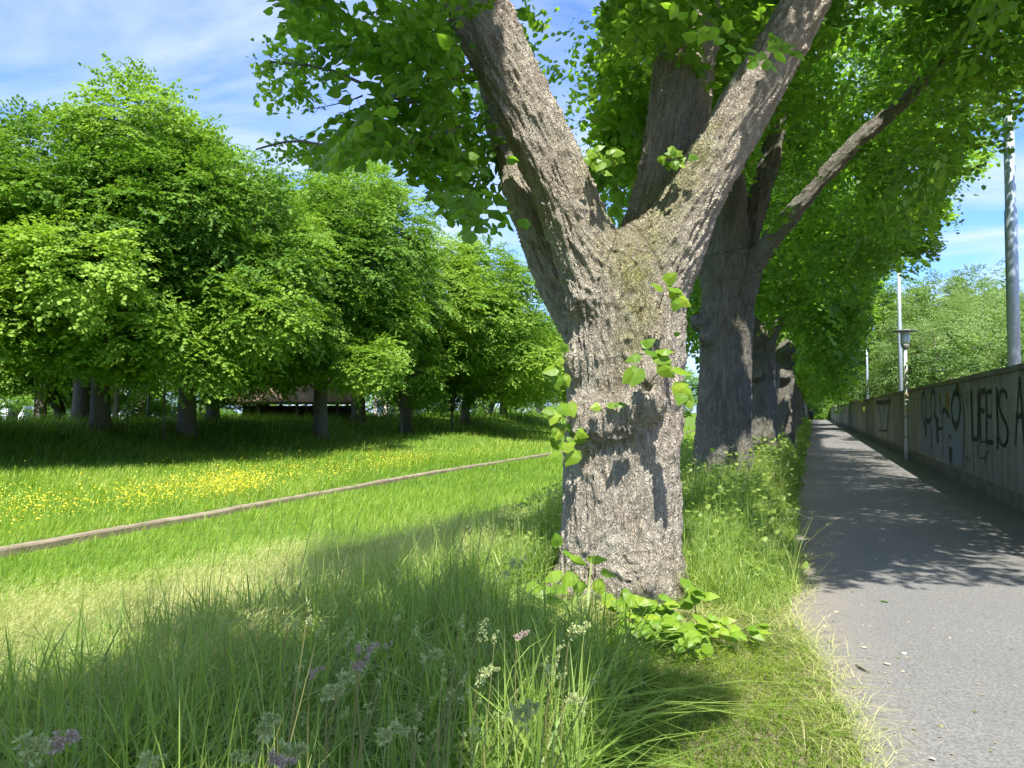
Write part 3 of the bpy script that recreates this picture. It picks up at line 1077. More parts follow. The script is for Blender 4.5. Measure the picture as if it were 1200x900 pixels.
roots = [densify(chain((727, 660, 50, 6.62), (690, 700, 30, 6.5), (660, 735, 20, 6.4)), 6), densify(chain((735, 655, 50, 6.5), (752, 700, 34, 6.3), (765, 735, 20, 6.2)), 6),
         densify(chain((740, 665, 40, 6.7), (785, 715, 26, 6.7), (800, 745, 18, 6.7)), 6)]
HCH = [main, limb_l, limb_r, limb_c, limb_b] + roots
balls = [(P(690, 424, 6.62), .21), (P(695, 492, 6.42), .215), (P(722, 494, 6.27), .15), (P(757, 472, 6.22), .15), (P(759, 440, 6.22), .13), (P(742, 486, 6.22), .11), (P(690, 350, 6.5), .17), (P(748, 282, 6.62), .13), (P(722, 520, 6.6), .16)]


def moss_h(V, n):
    px, py, d = proj(V)
    g = np.zeros(len(V))
    for a, b, r, w in ((738, 246, 26, 1), (760, 232, 26, 1), (784, 208, 22, 1), (812, 178, 16, .9), (742, 285, 26, 1), (745, 320, 20, .8), (716, 240, 12, 1), (703, 200, 10, 1), (690, 165, 9, 1), (672, 130, 8, .8), (660, 100, 8, .7), (745, 400, 18, .5), (750, 360, 20, .6), (835, 150, 10, .6)):
        for dd in (6.2, 6.4, 6.62):
            c = P(a, b, dd)
            g = np.maximum(g, w * np.exp(-((V - c) ** 2).sum(1) / (2 * (r * 6.5 / 900) ** 2)))
    return np.clip(1.5 * g, 0, 1) * np.clip(0.8 + 0.6 * n[:, 2], 0.35, 1)


trunk_mesh('trunk', HCH, balls, 0.0135, M['bark_hero'], t1, k=0.10, amp=0.022, pits=[(P(757, 455, 6.1), .045), (P(848, 222, 6.3), .03)], moss=moss_h, big=0.016)

# its crown: sprays that hang where the photograph shows them, and the rest of the canopy above
lv = MB()
tw = MB()


def hang(poly, drange, n, scale=1.0, out=None, temps=SPR_NEAR, tint=0.3, use_sky=True, dfun=None):
    xs = [q[0] for q in poly]
    ys_ = [q[1] for q in poly]
    px, py = rnd(n * 6, min(xs), max(xs)), rnd(n * 6, min(ys_), max(ys_))
    k = in_poly(px, py, poly)
    px, py = px[k][:n], py[k][:n]
    d = rnd(len(px), *drange) if dfun is None else dfun(px, py)
    pts = np.stack([P(a, b, c) for a, b, c in zip(px, py, d)])
    o = RS.normal(0, .7, (len(pts), 3)) * [1, 1, .3] + (np.array(out) if out is not None else 0)
    return pts, nrm(o), np.clip(RS.normal(tint, .12, len(pts)), 0, 1)


def add_foliage(mb, temps, pts, out, tint, scale=1.0, near=True, full=True, sky=True, lit=True, soft=5.0):
    def keep(A):
        k = np.ones(len(A), bool)
        if not sky:
            px, py, d = proj(A)
            k &= ~((d > .2) & (px > -60) & (px < 1260) & (py > -30 - 260 / np.maximum(d, .5)) & (py < 930))
        k &= ~((A[:, 0] > 1.5) & (A[:, 2] < 4.8) & (A[:, 1] > 13)) & ~((A[:, 0] > 2.5) & (A[:, 2] < 6.5) & (A[:, 1] > 13))
        if sky:
            k &= view_ok(A, soft)
        if lit:
            k &= ~sunlit_mask(A)
        # limbs that the photograph shows bare
        px, py, d = proj(A)
        jx, jy = px + RS.normal(0, 4, len(px)), py + RS.normal(0, 4, len(px))
        k &= ~((d < 6.5) & in_poly(jx, jy, [(770, 262), (815, 130), (850, 88), (935, 88), (900, 180), (840, 290)]))
        k &= ~((d < 6.5) & in_poly(jx, jy, [(528, 45), (605, 45), (712, 250), (640, 250)]))
        k &= ~((d < 11.9) & in_poly(jx, jy, [(868, 325), (985, 172), (1062, 100), (1072, 125), (1008, 180), (895, 318)]) & (rnd(len(px)) < np.interp(px, [985, 1075], [.95, .15])))
        k &= ~((d < 12.7) & in_poly(jx, jy, [(868, 305), (896, 150), (926, 150), (892, 300)]))
        k &= ~((d < 12.4) & in_poly(jx, jy, [(815, 330), (832, 200), (880, 200), (890, 330)]))
        # the pollarded trunks stay in view under the crowns
        px, py, d = proj(A)
        k &= ~((d > 9) & (d < 26.5) & in_poly(px + RS.normal(0, 3, len(px)), py + RS.normal(0, 5, len(px)), [(866, 392), (884, 372), (897, 395), (912, 372), (932, 400), (932, 500), (866, 500)]))
        # nothing right in front of the lens
        q = A - CAM
        dd = np.linalg.norm(q, axis=1)
        k &= dd > 1.9
        return k
    A, B, Cn, S, T = place_sprays(temps, pts, out, scale, keep, tint)
    leaves(mb, A, B, Cn, S, T, full)


LEFT = (-0.93, -0.3, -0.1)
# left spray: its branch leaves the left limb and runs out towards the left
br1 = [P(560, 70, 6.5), P(530, 92, 6.3), P(490, 120, 6.2), P(440, 105, 6.2), P(380, 80, 6.3), P(310, 72, 6.5)]
br2 = [P(540, 150, 6.4), P(490, 165, 6.0), P(430, 172, 5.9), P(390, 172, 6.0), P(345, 165, 6.2), P(300, 175, 6.3)]
for b_, r_ in ((br1, .028), (br2, .022)):
    c_ = densify(np.array([np.append(q, r_ * (1 - .13 * i)) for i, q in enumerate(b_)]), 14)
    tw.tube(c_[:, :3], c_[:, 3], 6)
bare = [P(425, 112, 6.1), P(410, 118, 6.05), P(385, 124, 6.0), P(352, 130, 6.0)]
tw.tube(bare, [.008, .006, .004, .002], 5)
for k in range(9):
    a = bare[0] + (bare[3] - bare[0]) * (k + 1) / 10
    tw.tube([a, a + RS.normal(0, .09, 3) + [0, 0, -.05]], [.003, .001], 4)
for poly, dr, n, sc_, ti in (
        ([(258, 76), (330, 44), (400, 60), (400, 100), (320, 122), (262, 96)], (6.4, 7.4), 40, .46, .5),
        ([(292, 160), (345, 156), (392, 172), (330, 184), (292, 176)], (6.2, 7.0), 16, .42, .5),
        ([(340, -30), (520, -30), (560, 60), (520, 130), (440, 120), (430, 60)], (5.0, 7.2), 62, .85, .4),
        ([(430, 120), (540, 110), (600, 190), (590, 250), (540, 240), (500, 190), (430, 165)], (4.4, 6.6), 52, .8, .36),
        ([(560, 60), (620, 150), (640, 200), (600, 262), (560, 250), (540, 160)], (6.8, 8.0), 40, .85, .35),
        ([(590, 268), (640, 270), (664, 360), (655, 390), (620, 320)], (7.3, 8.0), 14, .6, .25),
        ([(600, -20), (760, -20), (760, 120), (740, 215), (700, 200), (640, 110)], (7.4, 9.5), 120, 1.0, .5),
        ([(610, -30), (900, -30), (880, 40), (640, 40)], (5.2, 7.0), 56, .8, .5),
        ([(840, -30), (965, -30), (980, 40), (930, 95), (870, 85)], (3.6, 5.0), 13, .62, .6),
        ([(830, 0), (980, 0), (960, 110), (880, 170), (850, 120)], (7.5, 9.5), 40, 1.0, .35)):
    pts, out, tint = hang(poly, dr, n, tint=ti)
    add_foliage(lv, SPR_NEAR, pts, out, tint, sc_)
# upper canopy, above the frame
up_c = np.array([-1.3, 6.6, 9.3])
pts, out, tint, cc = crown_points(up_c, (5.0, 4.6, 5.0), 90, 17, shell=.35, rc=1.35, seed=3)
k = pts[:, 2] > 4.6
px, py, d = proj(pts)
k &= ~((d > 0.5) & (py > -60) & (px > -100) & (px < 1300))
pts, out, tint = pts[k], out[k], tint[k]
add_foliage(lv, SPR_MID, pts, out, tint, 1.0, full=False, sky=False)
# right half reaching over the path
pts, out, tint, cc = crown_points((2.3, 8.6, 6.9), (3.0, 3.0, 2.4), 26, 22, shell=.3, rc=1.1, seed=5)
add_foliage(lv, SPR_MID, pts, out, tint, .95, full=False, soft=10)
lv.build('crown', M['leaf'], t1)
# limbs above the frame that carry that canopy
for src in (limb_l, limb_r, limb_c, limb_b):
    e = src[-1, :3]
    for k in range(4):
        g_ = up_c + nrm(RS.normal(0, 1, 3)) * [3.6, 3.4, 3.4] + [0, 0, 1.0]
        tw.tube(wiggle(e, g_, 6, .12), np.linspace(src[-1, 3] * .6, .03, 6), 6)
V_ = np.concatenate(tw.V).astype(float)
tw.build('branches', M['bark'], t1, smooth=True, attr=False, extra={'bark': V_})


# bright young shoots on the trunk
def shoot(name_parent, stems, leafspecs):
    """stems: list of point lists; leafspecs: (px, py, d, size, angle deg on the picture plane, face up 0..1)"""
    st = MB()
    for s in stems:
        st.tube([P(*q) for q in s], np.linspace(.006, .0025, len(s)), 5)
    o = st.build('shoot', M['shoot_stem'], name_parent, smooth=True, attr=False)
    lm = MB()
    A, D_, Nn, S, T = [], [], [], [], []
    for (px, py, d, size, ang, up) in leafspecs:
        a = math.radians(ang)
        D_.append(math.cos(a) * Rv + math.sin(a) * Uv * 0.9 - 0.25 * Fv)
        Nn.append(-Fv * (1 - up) + np.array([0, 0, 1.0]) * up + RS.normal(0, .2, 3))
        A.append(P(px, py, d))
        S.append(size * .86)
        T.append(np.clip(RS.normal(.55, .2), 0, 1))
    leaves(lm, np.array(A), np.array(D_), np.array(Nn), np.array(S), np.array(T))
    lm.build('shoot_leaves', M['sprout'], o)
    return o


m = N('shoot_stem')
M['shoot_stem'] = m.done(m.principled((0.20, 0.20, 0.07), 0.6, 0.3))


def cluster(cx, cy, d, w, h, n, size, up=.45, droop=-60):
    r = []
    for _ in range(n):
        a, b = RS.normal(0, .42), RS.normal(0, .42)
        r.append((cx + a * w, cy + b * h, d + RS.uniform(-.12, .08), size * RS.uniform(.7, 1.15), droop + RS.normal(0, 55) + 40 * a, up))
    return r


shoot(t1, [[(757, 455, 6.1), (752, 430, 5.9), (748, 418, 5.8)], [(757, 455, 6.1), (775, 432, 5.85), (800, 455, 5.75)], [(750, 425, 5.9), (742, 440, 5.8)]],
      [(748, 415, 5.85, .13, -160, .55), (752, 403, 5.85, .12, 30, .5), (757, 410, 5.82, .14, -20, .6), (768, 415, 5.8, .15, -30, .5), (772, 410, 5.8, .13, 5, .5), (748, 432, 5.78, .17, -110, .35), (742, 436, 5.76, .14, -130, .3), (775, 425, 5.78, .16, -45, .4), (790, 432, 5.75, .15, -20, .5), (797, 448, 5.72, .16, -80, .3), (803, 455, 5.7, .13, -60, .3), (806, 466, 5.7, .10, -80, .3), (800, 460, 5.7, .12, -110, .3)])
shoot(t1, [[(772, 362, 6.12), (778, 342, 5.95), (790, 338, 5.9)], [(790, 340, 5.9), (800, 352, 5.85)]],
      [(776, 338, 5.95, .11, 150, .5), (780, 330, 5.93, .12, 40, .5), (784, 336, 5.9, .13, -20, .6), (790, 340, 5.9, .13, -70, .4), (797, 348, 5.86, .12, -40, .4), (794, 350, 5.86, .11, -110, .3), (790, 392, 6.0, .06, 20, .5)])
shoot(t1, [[(684, 500, 6.45), (668, 490, 6.35), (655, 485, 6.3)], [(684, 500, 6.45), (672, 515, 6.3), (660, 530, 6.25)]],
      cluster(660, 478, 6.3, 24, 12, 5, .14, .5, -60) + cluster(666, 505, 6.28, 18, 16, 7, .10, .4, -70) + cluster(662, 528, 6.25, 16, 10, 4, .15, .45, -60))
shoot(t1, [[(676, 430, 6.5), (664, 420, 6.4), (658, 414, 6.4)]],
      [(664, 412, 6.4, .10, 110, .4), (660, 420, 6.4, .09, -160, .4), (652, 432, 6.4, .14, -165, .5), (655, 440, 6.42, .13, -100, .3), (660, 440, 6.42, .12, -70, .3)])
shoot(t1, [[(706, 480, 6.2), (718, 474, 6.1), (730, 473, 6.05)]],
      [(703, 476, 6.1, .09, -170, .5), (712, 473, 6.1, .10, 10, .6), (722, 472, 6.05, .09, 5, .6), (692, 478, 6.15, .05, 20, .5)])
shoot(t1, [[(700, 205, 6.35), (696, 190, 6.3), (706, 178, 6.25)], [(696, 190, 6.3), (720, 195, 6.25)]],
      cluster(705, 185, 6.25, 26, 18, 22, .10, .5, -40))
shoot(t1, [[(790, 205, 6.5), (788, 190, 6.35), (784, 172, 6.3)], [(788, 190, 6.35), (800, 178, 6.3)]],
      cluster(788, 182, 6.3, 20, 20, 16, .09, .5, -40))
# suckers round the foot
shoot(t1, [[(700, 690, 6.0), (692, 672, 5.9), (676, 655, 5.85)], [(690, 690, 6.0), (664, 660, 5.95), (655, 640, 5.95)]],
      [(655, 640, 5.95, .12, 100, .5), (662, 645, 5.93, .11, -30, .6), (668, 650, 5.9, .17, -15, .7), (690, 652, 5.85, .16, 5, .7), (655, 668, 5.85, .17, -160, .6), (672, 672, 5.85, .16, -130, .6), (700, 680, 5.8, .14, -60, .5), (706, 668, 5.85, .12, -20, .5), (682, 682, 5.85, .13, -100, .5)])


def low(cx, cy, h, w, hh, n, size, up=.7):
    """a tuft of suckers whose leaves stand h above the ground"""
    d = (1.55 - h) * 900 / (cy - 482)
    sp_ = cluster(cx, cy, d, w, hh, n, size, up, -50)
    g_ = P(cx, cy, d)
    st_ = MB().tube([[g_[0] + .02, g_[1] + .10, .0], g_ + [0, .05, -.08], g_], [.006, .005, .003], 5)
    o = st_.build('shoot', M['shoot_stem'], t1, smooth=True, attr=False)
    lm = MB()
    A = np.array([P(q[0], q[1] - 4, q[2]) for q in sp_])
    A[:, 2] = np.maximum(A[:, 2], .07)
    an_ = np.radians([q[4] for q in sp_])
    D_ = np.cos(an_)[:, None] * Rv + np.sin(an_)[:, None] * Uv * .35 - .55 * Fv
    leaves(lm, A, D_, np.tile(-Fv * .25 + [0, 0, 1.0], (len(A), 1)) + RS.normal(0, .3, (len(A), 3)), np.array([q[3] for q in sp_]), np.clip(RS.normal(.55, .22, len(A)), 0, 1))
    lm.build('shoot_leaves', M['sprout'], o)


for args in ((722, 706, .22, 22, 12, 16, .09), (745, 712, .24, 24, 14, 18, .09), (770, 716, .22, 24, 14, 18, .09), (748, 730, .16, 28, 14, 18, .09), (772, 740, .15, 30, 14, 20, .085), (795, 735, .16, 26, 14, 16, .09), (815, 748, .12, 22, 10, 9, .08),
             (640, 692, .30, 24, 12, 6, .12), (628, 714, .22, 12, 8, 4, .14), (835, 732, .16, 28, 14, 13, .09), (862, 744, .12, 22, 10, 8, .085), (882, 738, .13, 12, 6, 4, .10), (806, 760, .10, 20, 8, 7, .08), (812, 690, .32, 14, 18, 9, .10)):
    low(*args)

# ------------------------------------------------------------------ second linden
B2 = P(847, 595, 12.5)
t2 = tag(empty('linden_tree', (B2[0], B2[1], 0)), 'linden standing behind the forked trunk with limb slanting over the path', 'tree', 'lindens along the path')
c2 = [densify(chain((846, 640, 44, 12.5), (846, 600, 37, 12.5), (847, 540, 33, 12.5), (849, 480, 30, 12.5), (850, 420, 29, 12.5), (852, 360, 28.5, 12.5), (853, 310, 30, 12.5)), 18),
      densify(chain((852, 320, 28, 12.5), (848, 250, 26, 12.5), (850, 190, 23, 12.6), (860, 100, 20, 12.7), (872, 0, 18, 12.9), (880, -150, 14, 13)), 16),
      densify(chain((862, 345, 22, 12.4), (878, 318, 15, 12.3), (902, 284, 10.5, 12.1), (950, 225, 8.5, 11.8), (1002, 168, 7.8, 11.5), (1060, 118, 7, 11.2), (1150, 20, 5.5, 10.8)), 20),
      densify(chain((866, 320, 18, 12.6), (880, 262, 12, 12.7), (898, 205, 11, 12.8), (911, 145, 10, 12.9), (922, 60, 8, 13), (930, -60, 6, 13.2)), 16)]
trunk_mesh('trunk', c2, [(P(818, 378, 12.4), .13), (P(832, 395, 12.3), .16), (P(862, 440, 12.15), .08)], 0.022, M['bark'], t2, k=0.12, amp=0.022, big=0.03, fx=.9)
lv = MB()
for poly, dr, n, sc_, ti in (
        ([(880, -30), (1205, -30), (1205, 110), (1150, 190), (1060, 250), (960, 300), (900, 280), (870, 150)], (9.5, 15), 240, .85, .42),
        ([(560, 100), (660, 40), (700, 240), (640, 330), (600, 270)], (12, 14.5), 40, .9, .4),
        ([(620, 0), (830, 0), (820, 120), (760, 220), (690, 190)], (11, 14), 90, 1.0, .38),
        ([(805, 300), (830, 300), (825, 460), (800, 520), (800, 400)], (13, 14), 26, .8, .4),
        ([(880, 150), (1010, 150), (1010, 330), (900, 360), (880, 300)], (13.5, 17), 90, 1.0, .38)):
    pts, out, tint = hang(poly, dr, n, tint=ti)
    add_foliage(lv, SPR_MID, pts, out, tint, sc_, full=False)
pts, out, tint, cc = crown_points((-0.9, 12.8, 9.6), (5.2, 4.6, 4.4), 76, 16, shell=.35, rc=1.4, seed=13)
add_foliage(lv, SPR_MID, pts, out, tint, 1.05, full=False, soft=10)
pts, out, tint, cc = crown_points((2.2, 12.6, 6.4), (2.9, 3.2, 2.2), 18, 18, shell=.3, rc=1.1, seed=15)
add_foliage(lv, SPR_MID, pts, out, tint, 1.0, full=False, soft=10)
lv.build('crown', M['leaf_row'], t2)

# linden level with the camera, out of frame on the left: its canopy shades the foreground
t0 = tag(empty('linden_tree', (-2.35, -1.7, 0)), 'linden just outside the frame whose leaves shade the foreground grass', 'tree', 'lindens along the path')
c0 = densify(np.array([[-2.35, -1.7, -.2, .60], [-2.35, -1.7, .2, .5], [-2.35, -1.7, 1.2, .44], [-2.32, -1.68, 2.6, .42], [-2.3, -1.65, 3.4, .40]]), 10)
c0b = densify(np.array([[-2.3, -1.65, 3.2, .34], [-1.9, -1.7, 4.6, .26], [-1.2, -1.8, 6.4, .2], [-.8, -1.8, 9, .1]]), 10)
c0c = densify(np.array([[-2.3, -1.65, 3.2, .34], [-2.6, -.9, 4.6, .26], [-3.0, .2, 6.4, .2], [-3.4, .8, 9, .1]]), 10)
trunk_mesh('trunk', [c0, c0b, c0c], [], 0.035, M['bark'], t0, k=.1, amp=.02)
lv = MB()
pts, out, tint, cc = crown_points((-1.9, -0.2, 8.0), (4.6, 4.6, 4.2), 120, 24, shell=.3, rc=1.4, seed=23)
px, py, d = proj(pts)
k = ~((d > 0.3) & (py > -120) & (px > -150) & (px < 1350))
add_foliage(lv, SPR_MID, pts[k], out[k], tint[k], 1.05, full=False, sky=False)
pts, out, tint, cc = crown_points((-3.0, 1.6, 5.2), (2.4, 2.4, 1.5), 36, 26, shell=.3, rc=1.1, seed=24)
px, py, d = proj(pts)
k = ~((d > 0.3) & (py > -120) & (px > -150) & (px < 1350))
add_foliage(lv, SPR_MID, pts[k], out[k], tint[k], 1.05, full=False, sky=False)
lv.build('crown', M['leaf_row'], t0)

# ------------------------------------------------------------------ pollarded linden and the rest of the avenue
B3 = P(888, 520, 20.5)
t3 = tag(empty('linden_tree', (B3[0], B3[1], 0)), 'gnarled pollarded linden with knot holes and a broken top', 'tree', 'lindens along the path')
c3 = [densify(chain((889, 545, 24, 20.5), (889, 510, 21, 20.5), (888, 460, 19.5, 20.5), (886, 420, 17.5, 20.5), (884, 390, 14, 20.5), (883, 380, 10, 20.5)), 14),
      densify(chain((895, 480, 13, 20.4), (897, 440, 8, 20.3), (902, 415, 6, 20.2), (904, 395, 5.5, 20.1), (913, 380, 4.5, 20), (920, 368, 3.5, 20)), 12),
      densify(chain((890, 470, 12, 20.7), (903, 455, 9, 20.8), (905, 430, 7, 21)), 6)]
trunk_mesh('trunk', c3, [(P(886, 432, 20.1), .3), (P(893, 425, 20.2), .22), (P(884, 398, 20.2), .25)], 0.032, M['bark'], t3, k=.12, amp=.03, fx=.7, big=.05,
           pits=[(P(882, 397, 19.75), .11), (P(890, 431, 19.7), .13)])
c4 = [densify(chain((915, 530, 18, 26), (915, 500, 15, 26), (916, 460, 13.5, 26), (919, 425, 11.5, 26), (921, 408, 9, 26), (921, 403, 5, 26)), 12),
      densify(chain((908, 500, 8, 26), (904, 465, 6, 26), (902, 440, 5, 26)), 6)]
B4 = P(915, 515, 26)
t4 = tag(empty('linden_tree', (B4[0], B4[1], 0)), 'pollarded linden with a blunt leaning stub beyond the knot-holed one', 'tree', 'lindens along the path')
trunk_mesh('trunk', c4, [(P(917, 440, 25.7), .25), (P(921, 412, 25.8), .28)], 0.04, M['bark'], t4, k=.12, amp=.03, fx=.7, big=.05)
for t_, yy, sd in ((t3, 20.0, 31), (t4, 26.0, 33)):
    lv = MB()
    pts, out, tint, cc = crown_points((-0.6, yy, 8.2), (4.7, 4.0, 5.4), 88, 18, shell=.4, rc=1.3, seed=sd)
    k = ~((pts[:, 2] < 3.4) & (pts[:, 0] < .6) & (pts[:, 1] < yy + .6))
    add_foliage(lv, SPR_MID, pts[k], out[k], tint[k], 1.15, full=False, soft=8)
    pts, out, tint, cc = crown_points((1.6, yy, 4.6), (2.2, 3.0, 1.5), 26, 22, shell=.3, rc=1.0, seed=sd + 1)
    add_foliage(lv, SPR_MID, pts, out, tint, 1.1, full=False, soft=8)
    lv.build('crown', M['leaf_row'], t_)
# further trees of the avenue: two builds, copied along the row
protos = []
for v in range(2):
    r_ = tag(empty('linden_tree', (-1.5, 32.0 + 6.2 * v, 0)), 'leafy linden far along the shaded path', 'tree', 'lindens along the path')
    b_ = np.array(r_.location)
    paths = [([b_ + [0, 0, -.2], b_ + [.05, 0, 1.2], b_ + [0, .05, 2.6], b_ + [.05, 0, 3.8]], [.62, .48, .43, .40])]
    for k in range(5):
        a = k * 1.26 + v
        e = b_ + [math.cos(a) * 2.6 + .5, math.sin(a) * 2.6, 7.5 + rnd(1, -1, 1)[0]]
        paths.append((wiggle(b_ + [.03, 0, 3.4], e, 6, .12, .2), np.linspace(.26, .06, 6)))
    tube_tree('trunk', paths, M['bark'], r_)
    lv = MB()
    pts, out, tint, cc = crown_points(b_ + [.9, 0, 7.6], (4.6, 4.2, 5.2), 100, 18, shell=.45, rc=1.4, seed=41 + v)
    A, B, Cn, S, T = place_sprays(SPR_FAR, pts, out, .95, lambda A: (A[:, 2] > 2.6) & ~((A[:, 2] < 3.6) & (A[:, 0] < .2)) & ~((A[:, 0] > 1.25) & (A[:, 2] < 5.2)) & ~(A[:, 0] > 2.0 + .22 * (A[:, 2] - 5)), tint)
    leaves(lv, A, B, Cn, S, T, False)
    lv.build('crown', M['leaf_row'], r_)
    protos.append(r_)
yy, k = 44.4, 0
while yy < 250:
    c = copy_tree(protos[k % 2])
    c.location = (-1.45 + RS.uniform(-.15, .15), yy, 0)
    s = RS.uniform(.92, 1.1)
    c.scale = (s, s, s)
    c.rotation_euler.z = RS.uniform(-.5, .5)
    yy += 6.2 if yy < 90 else 9
    k += 1

# ------------------------------------------------------------------ the row of trees beyond the meadow
BARKF = M['bark_far']


def park_tree(base, H, R, seed, clumps=95, per=17, low=2.6, fork=False, lean=0.0, crown_off=(0, 0), tr=.42, leaf=M['leaf_far'], lift=.3, boughs=()):
    r_ = empty('park_tree', base)
    b_ = np.array(base, float)
    st = np.random.RandomState(seed)
    h1 = H * .30
    top = b_ + [lean + crown_off[0] * .3, crown_off[1] * .3, h1]
    paths = [([b_ + [0, 0, -.3], b_ + [lean * .15, 0, .5], b_ + [lean * .55, 0, h1 * .55], top], [tr * 1.35, tr, tr * .88, tr * .8])]
    cen = b_ + [crown_off[0], crown_off[1], low + (H - low) * .5]
    for k in range(7):
        a = k * .9 + st.uniform(-.3, .3)
        e = cen + [math.cos(a) * R * .6, math.sin(a) * R * .6, st.uniform(-.1, .5) * (H - low) * .5]
        paths.append((wiggle(top - [0, 0, .3], e, 7, .10, lift), np.linspace(tr * .5, .05, 7)))
    paths.append((wiggle(top - [0, 0, .2], cen + [0, 0, (H - low) * .42], 7, .08), np.linspace(tr * .7, .05, 7)))
    tube_tree('trunk', paths, BARKF, r_)
    lv = MB()
    pts, out, tint = lobed_crown(cen, R, (H - low) * .5, clumps, per, st, seed)
    # low boughs that reach out into the light
    for dx, dy, dz, r_b in boughs:
        d_ = nrm(st.normal(0, 1, (170, 3)))
        q_ = d_ * (r_b * st.uniform(.45, 1.1, len(d_)))[:, None] * np.array([1, 1, .8])
        pts = np.concatenate([pts, q_ + b_ + [dx, dy, dz]])
        out = np.concatenate([out, nrm(d_ * [1, 1, .5] + [.3, -.25, -.15])])
        tint = np.concatenate([tint, np.full(len(d_), st.uniform(.6, .85))])
    A, B, Cn, S, T = place_sprays(SPR_FAR, pts, out, 1.05, lambda A: A[:, 2] > b_[2] + np.where(np.hypot(A[:, 0] - b_[0], A[:, 1] - b_[1]) > R * .95, .55, 1.0) * low * 1.08 + 1.5 * fbm(A * .42, 7, 2), tint)
    leaves(lv, A, B, Cn, S, T, False)
    lv.build('crown', leaf, r_)
    return r_


def on_ground(px, d):
    q = P(px, 482, d)
    return np.array([q[0], q[1], float(ground(q[0], q[1]))])


ROWG = 'trees beyond the meadow'
# four builds
pA = park_tree(on_ground(117, 33), 12.7, 5.2, 101, 14, 230, 2.6, crown_off=(3.2, -2.7), boughs=((6.4, -4.6, 3.6, 1.5), (7.0, -7.0, 5.4, 1.3), (4.4, -6.4, 3.0, 1.2), (3.2, -1.5, 12.4, 1.3)))
pB = park_tree(on_ground(219, 36), 13.0, 5.2, 102, 14, 230, 2.4, crown_off=(3.0, -2.9), boughs=((5.6, -5.6, 3.2, 1.5), (7.4, -4.2, 4.8, 1.4), (3.0, -6.8, 4.0, 1.2), (2.0, -2.5, 12.2, 1.2)))
pC = park_tree(on_ground(376, 44), 15.2, 5.2, 103, 15, 230, 3.2, crown_off=(1.8, -2.0), boughs=((5.6, -4.4, 3.8, 1.4), (2.4, -6.2, 5.0, 1.3), (-2.6, -5.2, 3.4, 1.2)))
pD = park_tree(on_ground(-45, 30), 9.2, 5.0, 104, 12, 230, 2.4, crown_off=(3.2, -2.2), boughs=((6.8, -4.6, 3.4, 1.3), (5.0, -6.2, 4.4, 1.2)))
tag(pA, 'tall tree at the left with a thick upright dark trunk on the bank', 'tree', ROWG)
tag(pB, 'tree with a thick shaded trunk midway between the leaning trunk and the shelter', 'tree', ROWG)
tag(pC, 'tree standing right in front of the tiled shelter roof', 'tree', ROWG)
tag(pD, 'tree at the left frame edge, only its leafy right side in view', 'tree', ROWG)
more = [
    (pB, 96, 35.5, .98, 2.0, 'tree with a leaning black trunk close beside the thick upright one'),
    (pC, 47, 43, .85, 1.0, 'tree with a pale sunlit trunk at the far left of the bank'),
    (pD, 70, 48, .95, 4.0, 'slimmer tree just behind the pale sunlit trunk'),
    (pA, 249, 41, .86, 2.6, 'tree with a slender dark trunk at the left end of the shelter'),
    (pA, 420, 51, 1.16, 4.2, 'tree at the right end of the tiled shelter roof'),
    (pB, 476, 53, 1.04, 1.4, 'tree with a dark trunk near the mound, its boughs hanging low'),
    (pD, 545, 64, 1.0, 2.2, 'bright tree at the right end of the bank where it slopes away'),
    (pD, 590, 78, 1.0, 5.2, 'distant tree past the end of the bank, left of the big trunk'),
    (pD, 632, 95, 1.0, 1.2, 'small looking distant tree beside the big forked trunk'),
    (pB, -215, 26, .92, 3.3, 'nearest tree of the row, one leafy spray reaching into the left frame edge'),
    (pC, 165, 55, .95, .4, 'tree in the second row seen between the thick trunks at the left'),
    (pB, 310, 62, 1.1, 5.5, 'tree rising behind the tiled shelter'),
    (pD, 15, 62, 1.0, 2.8, 'tree in the second row behind the left frame edge'),
    (pA, 415, 72, .95, 3.0, 'tree in the second row to the right behind the shelter'),
    (pD, 520, 80, .95, 2.0, 'tree in the second row behind the low hanging boughs'),
    (pD, 665, 120, 1.05, .6, 'far tree hidden mostly by the big forked trunk'),
    (pD, 575, 115, 1.2, 4.6, 'far tree closing the end of the meadow'),
]
for src, px, d, s, rz, lab in more:
    c = copy_tree(src)
    b_ = on_ground(px, d)
    c.location = b_
    c.scale = (s, s if rz > 2.5 else -s, s)
    c.rotation_euler.z = math.sin(rz * 2.7) * .6
    tag(c, lab, 'tree', ROWG)

# low leafy boughs in front of the row: young trees with slim stems
for px, d, H, R, lab in ((470, 49, 6.6, 2.6, 'young tree with yellow green boughs near the mound'),
                         (530, 57, 6.0, 2.6, 'young tree with drooping boughs at the end of the bank')):
    b_ = on_ground(px, d)
    tree = park_tree(b_, H + .4, R, 200 + px, 8, 70, 1.9, tr=.09, lift=.1)
    tree.name = 'young_tree'
    tag(tree, lab, 'tree', 'young trees in front of the row')

# ------------------------------------------------------------------ far wood, shrubs behind the bank


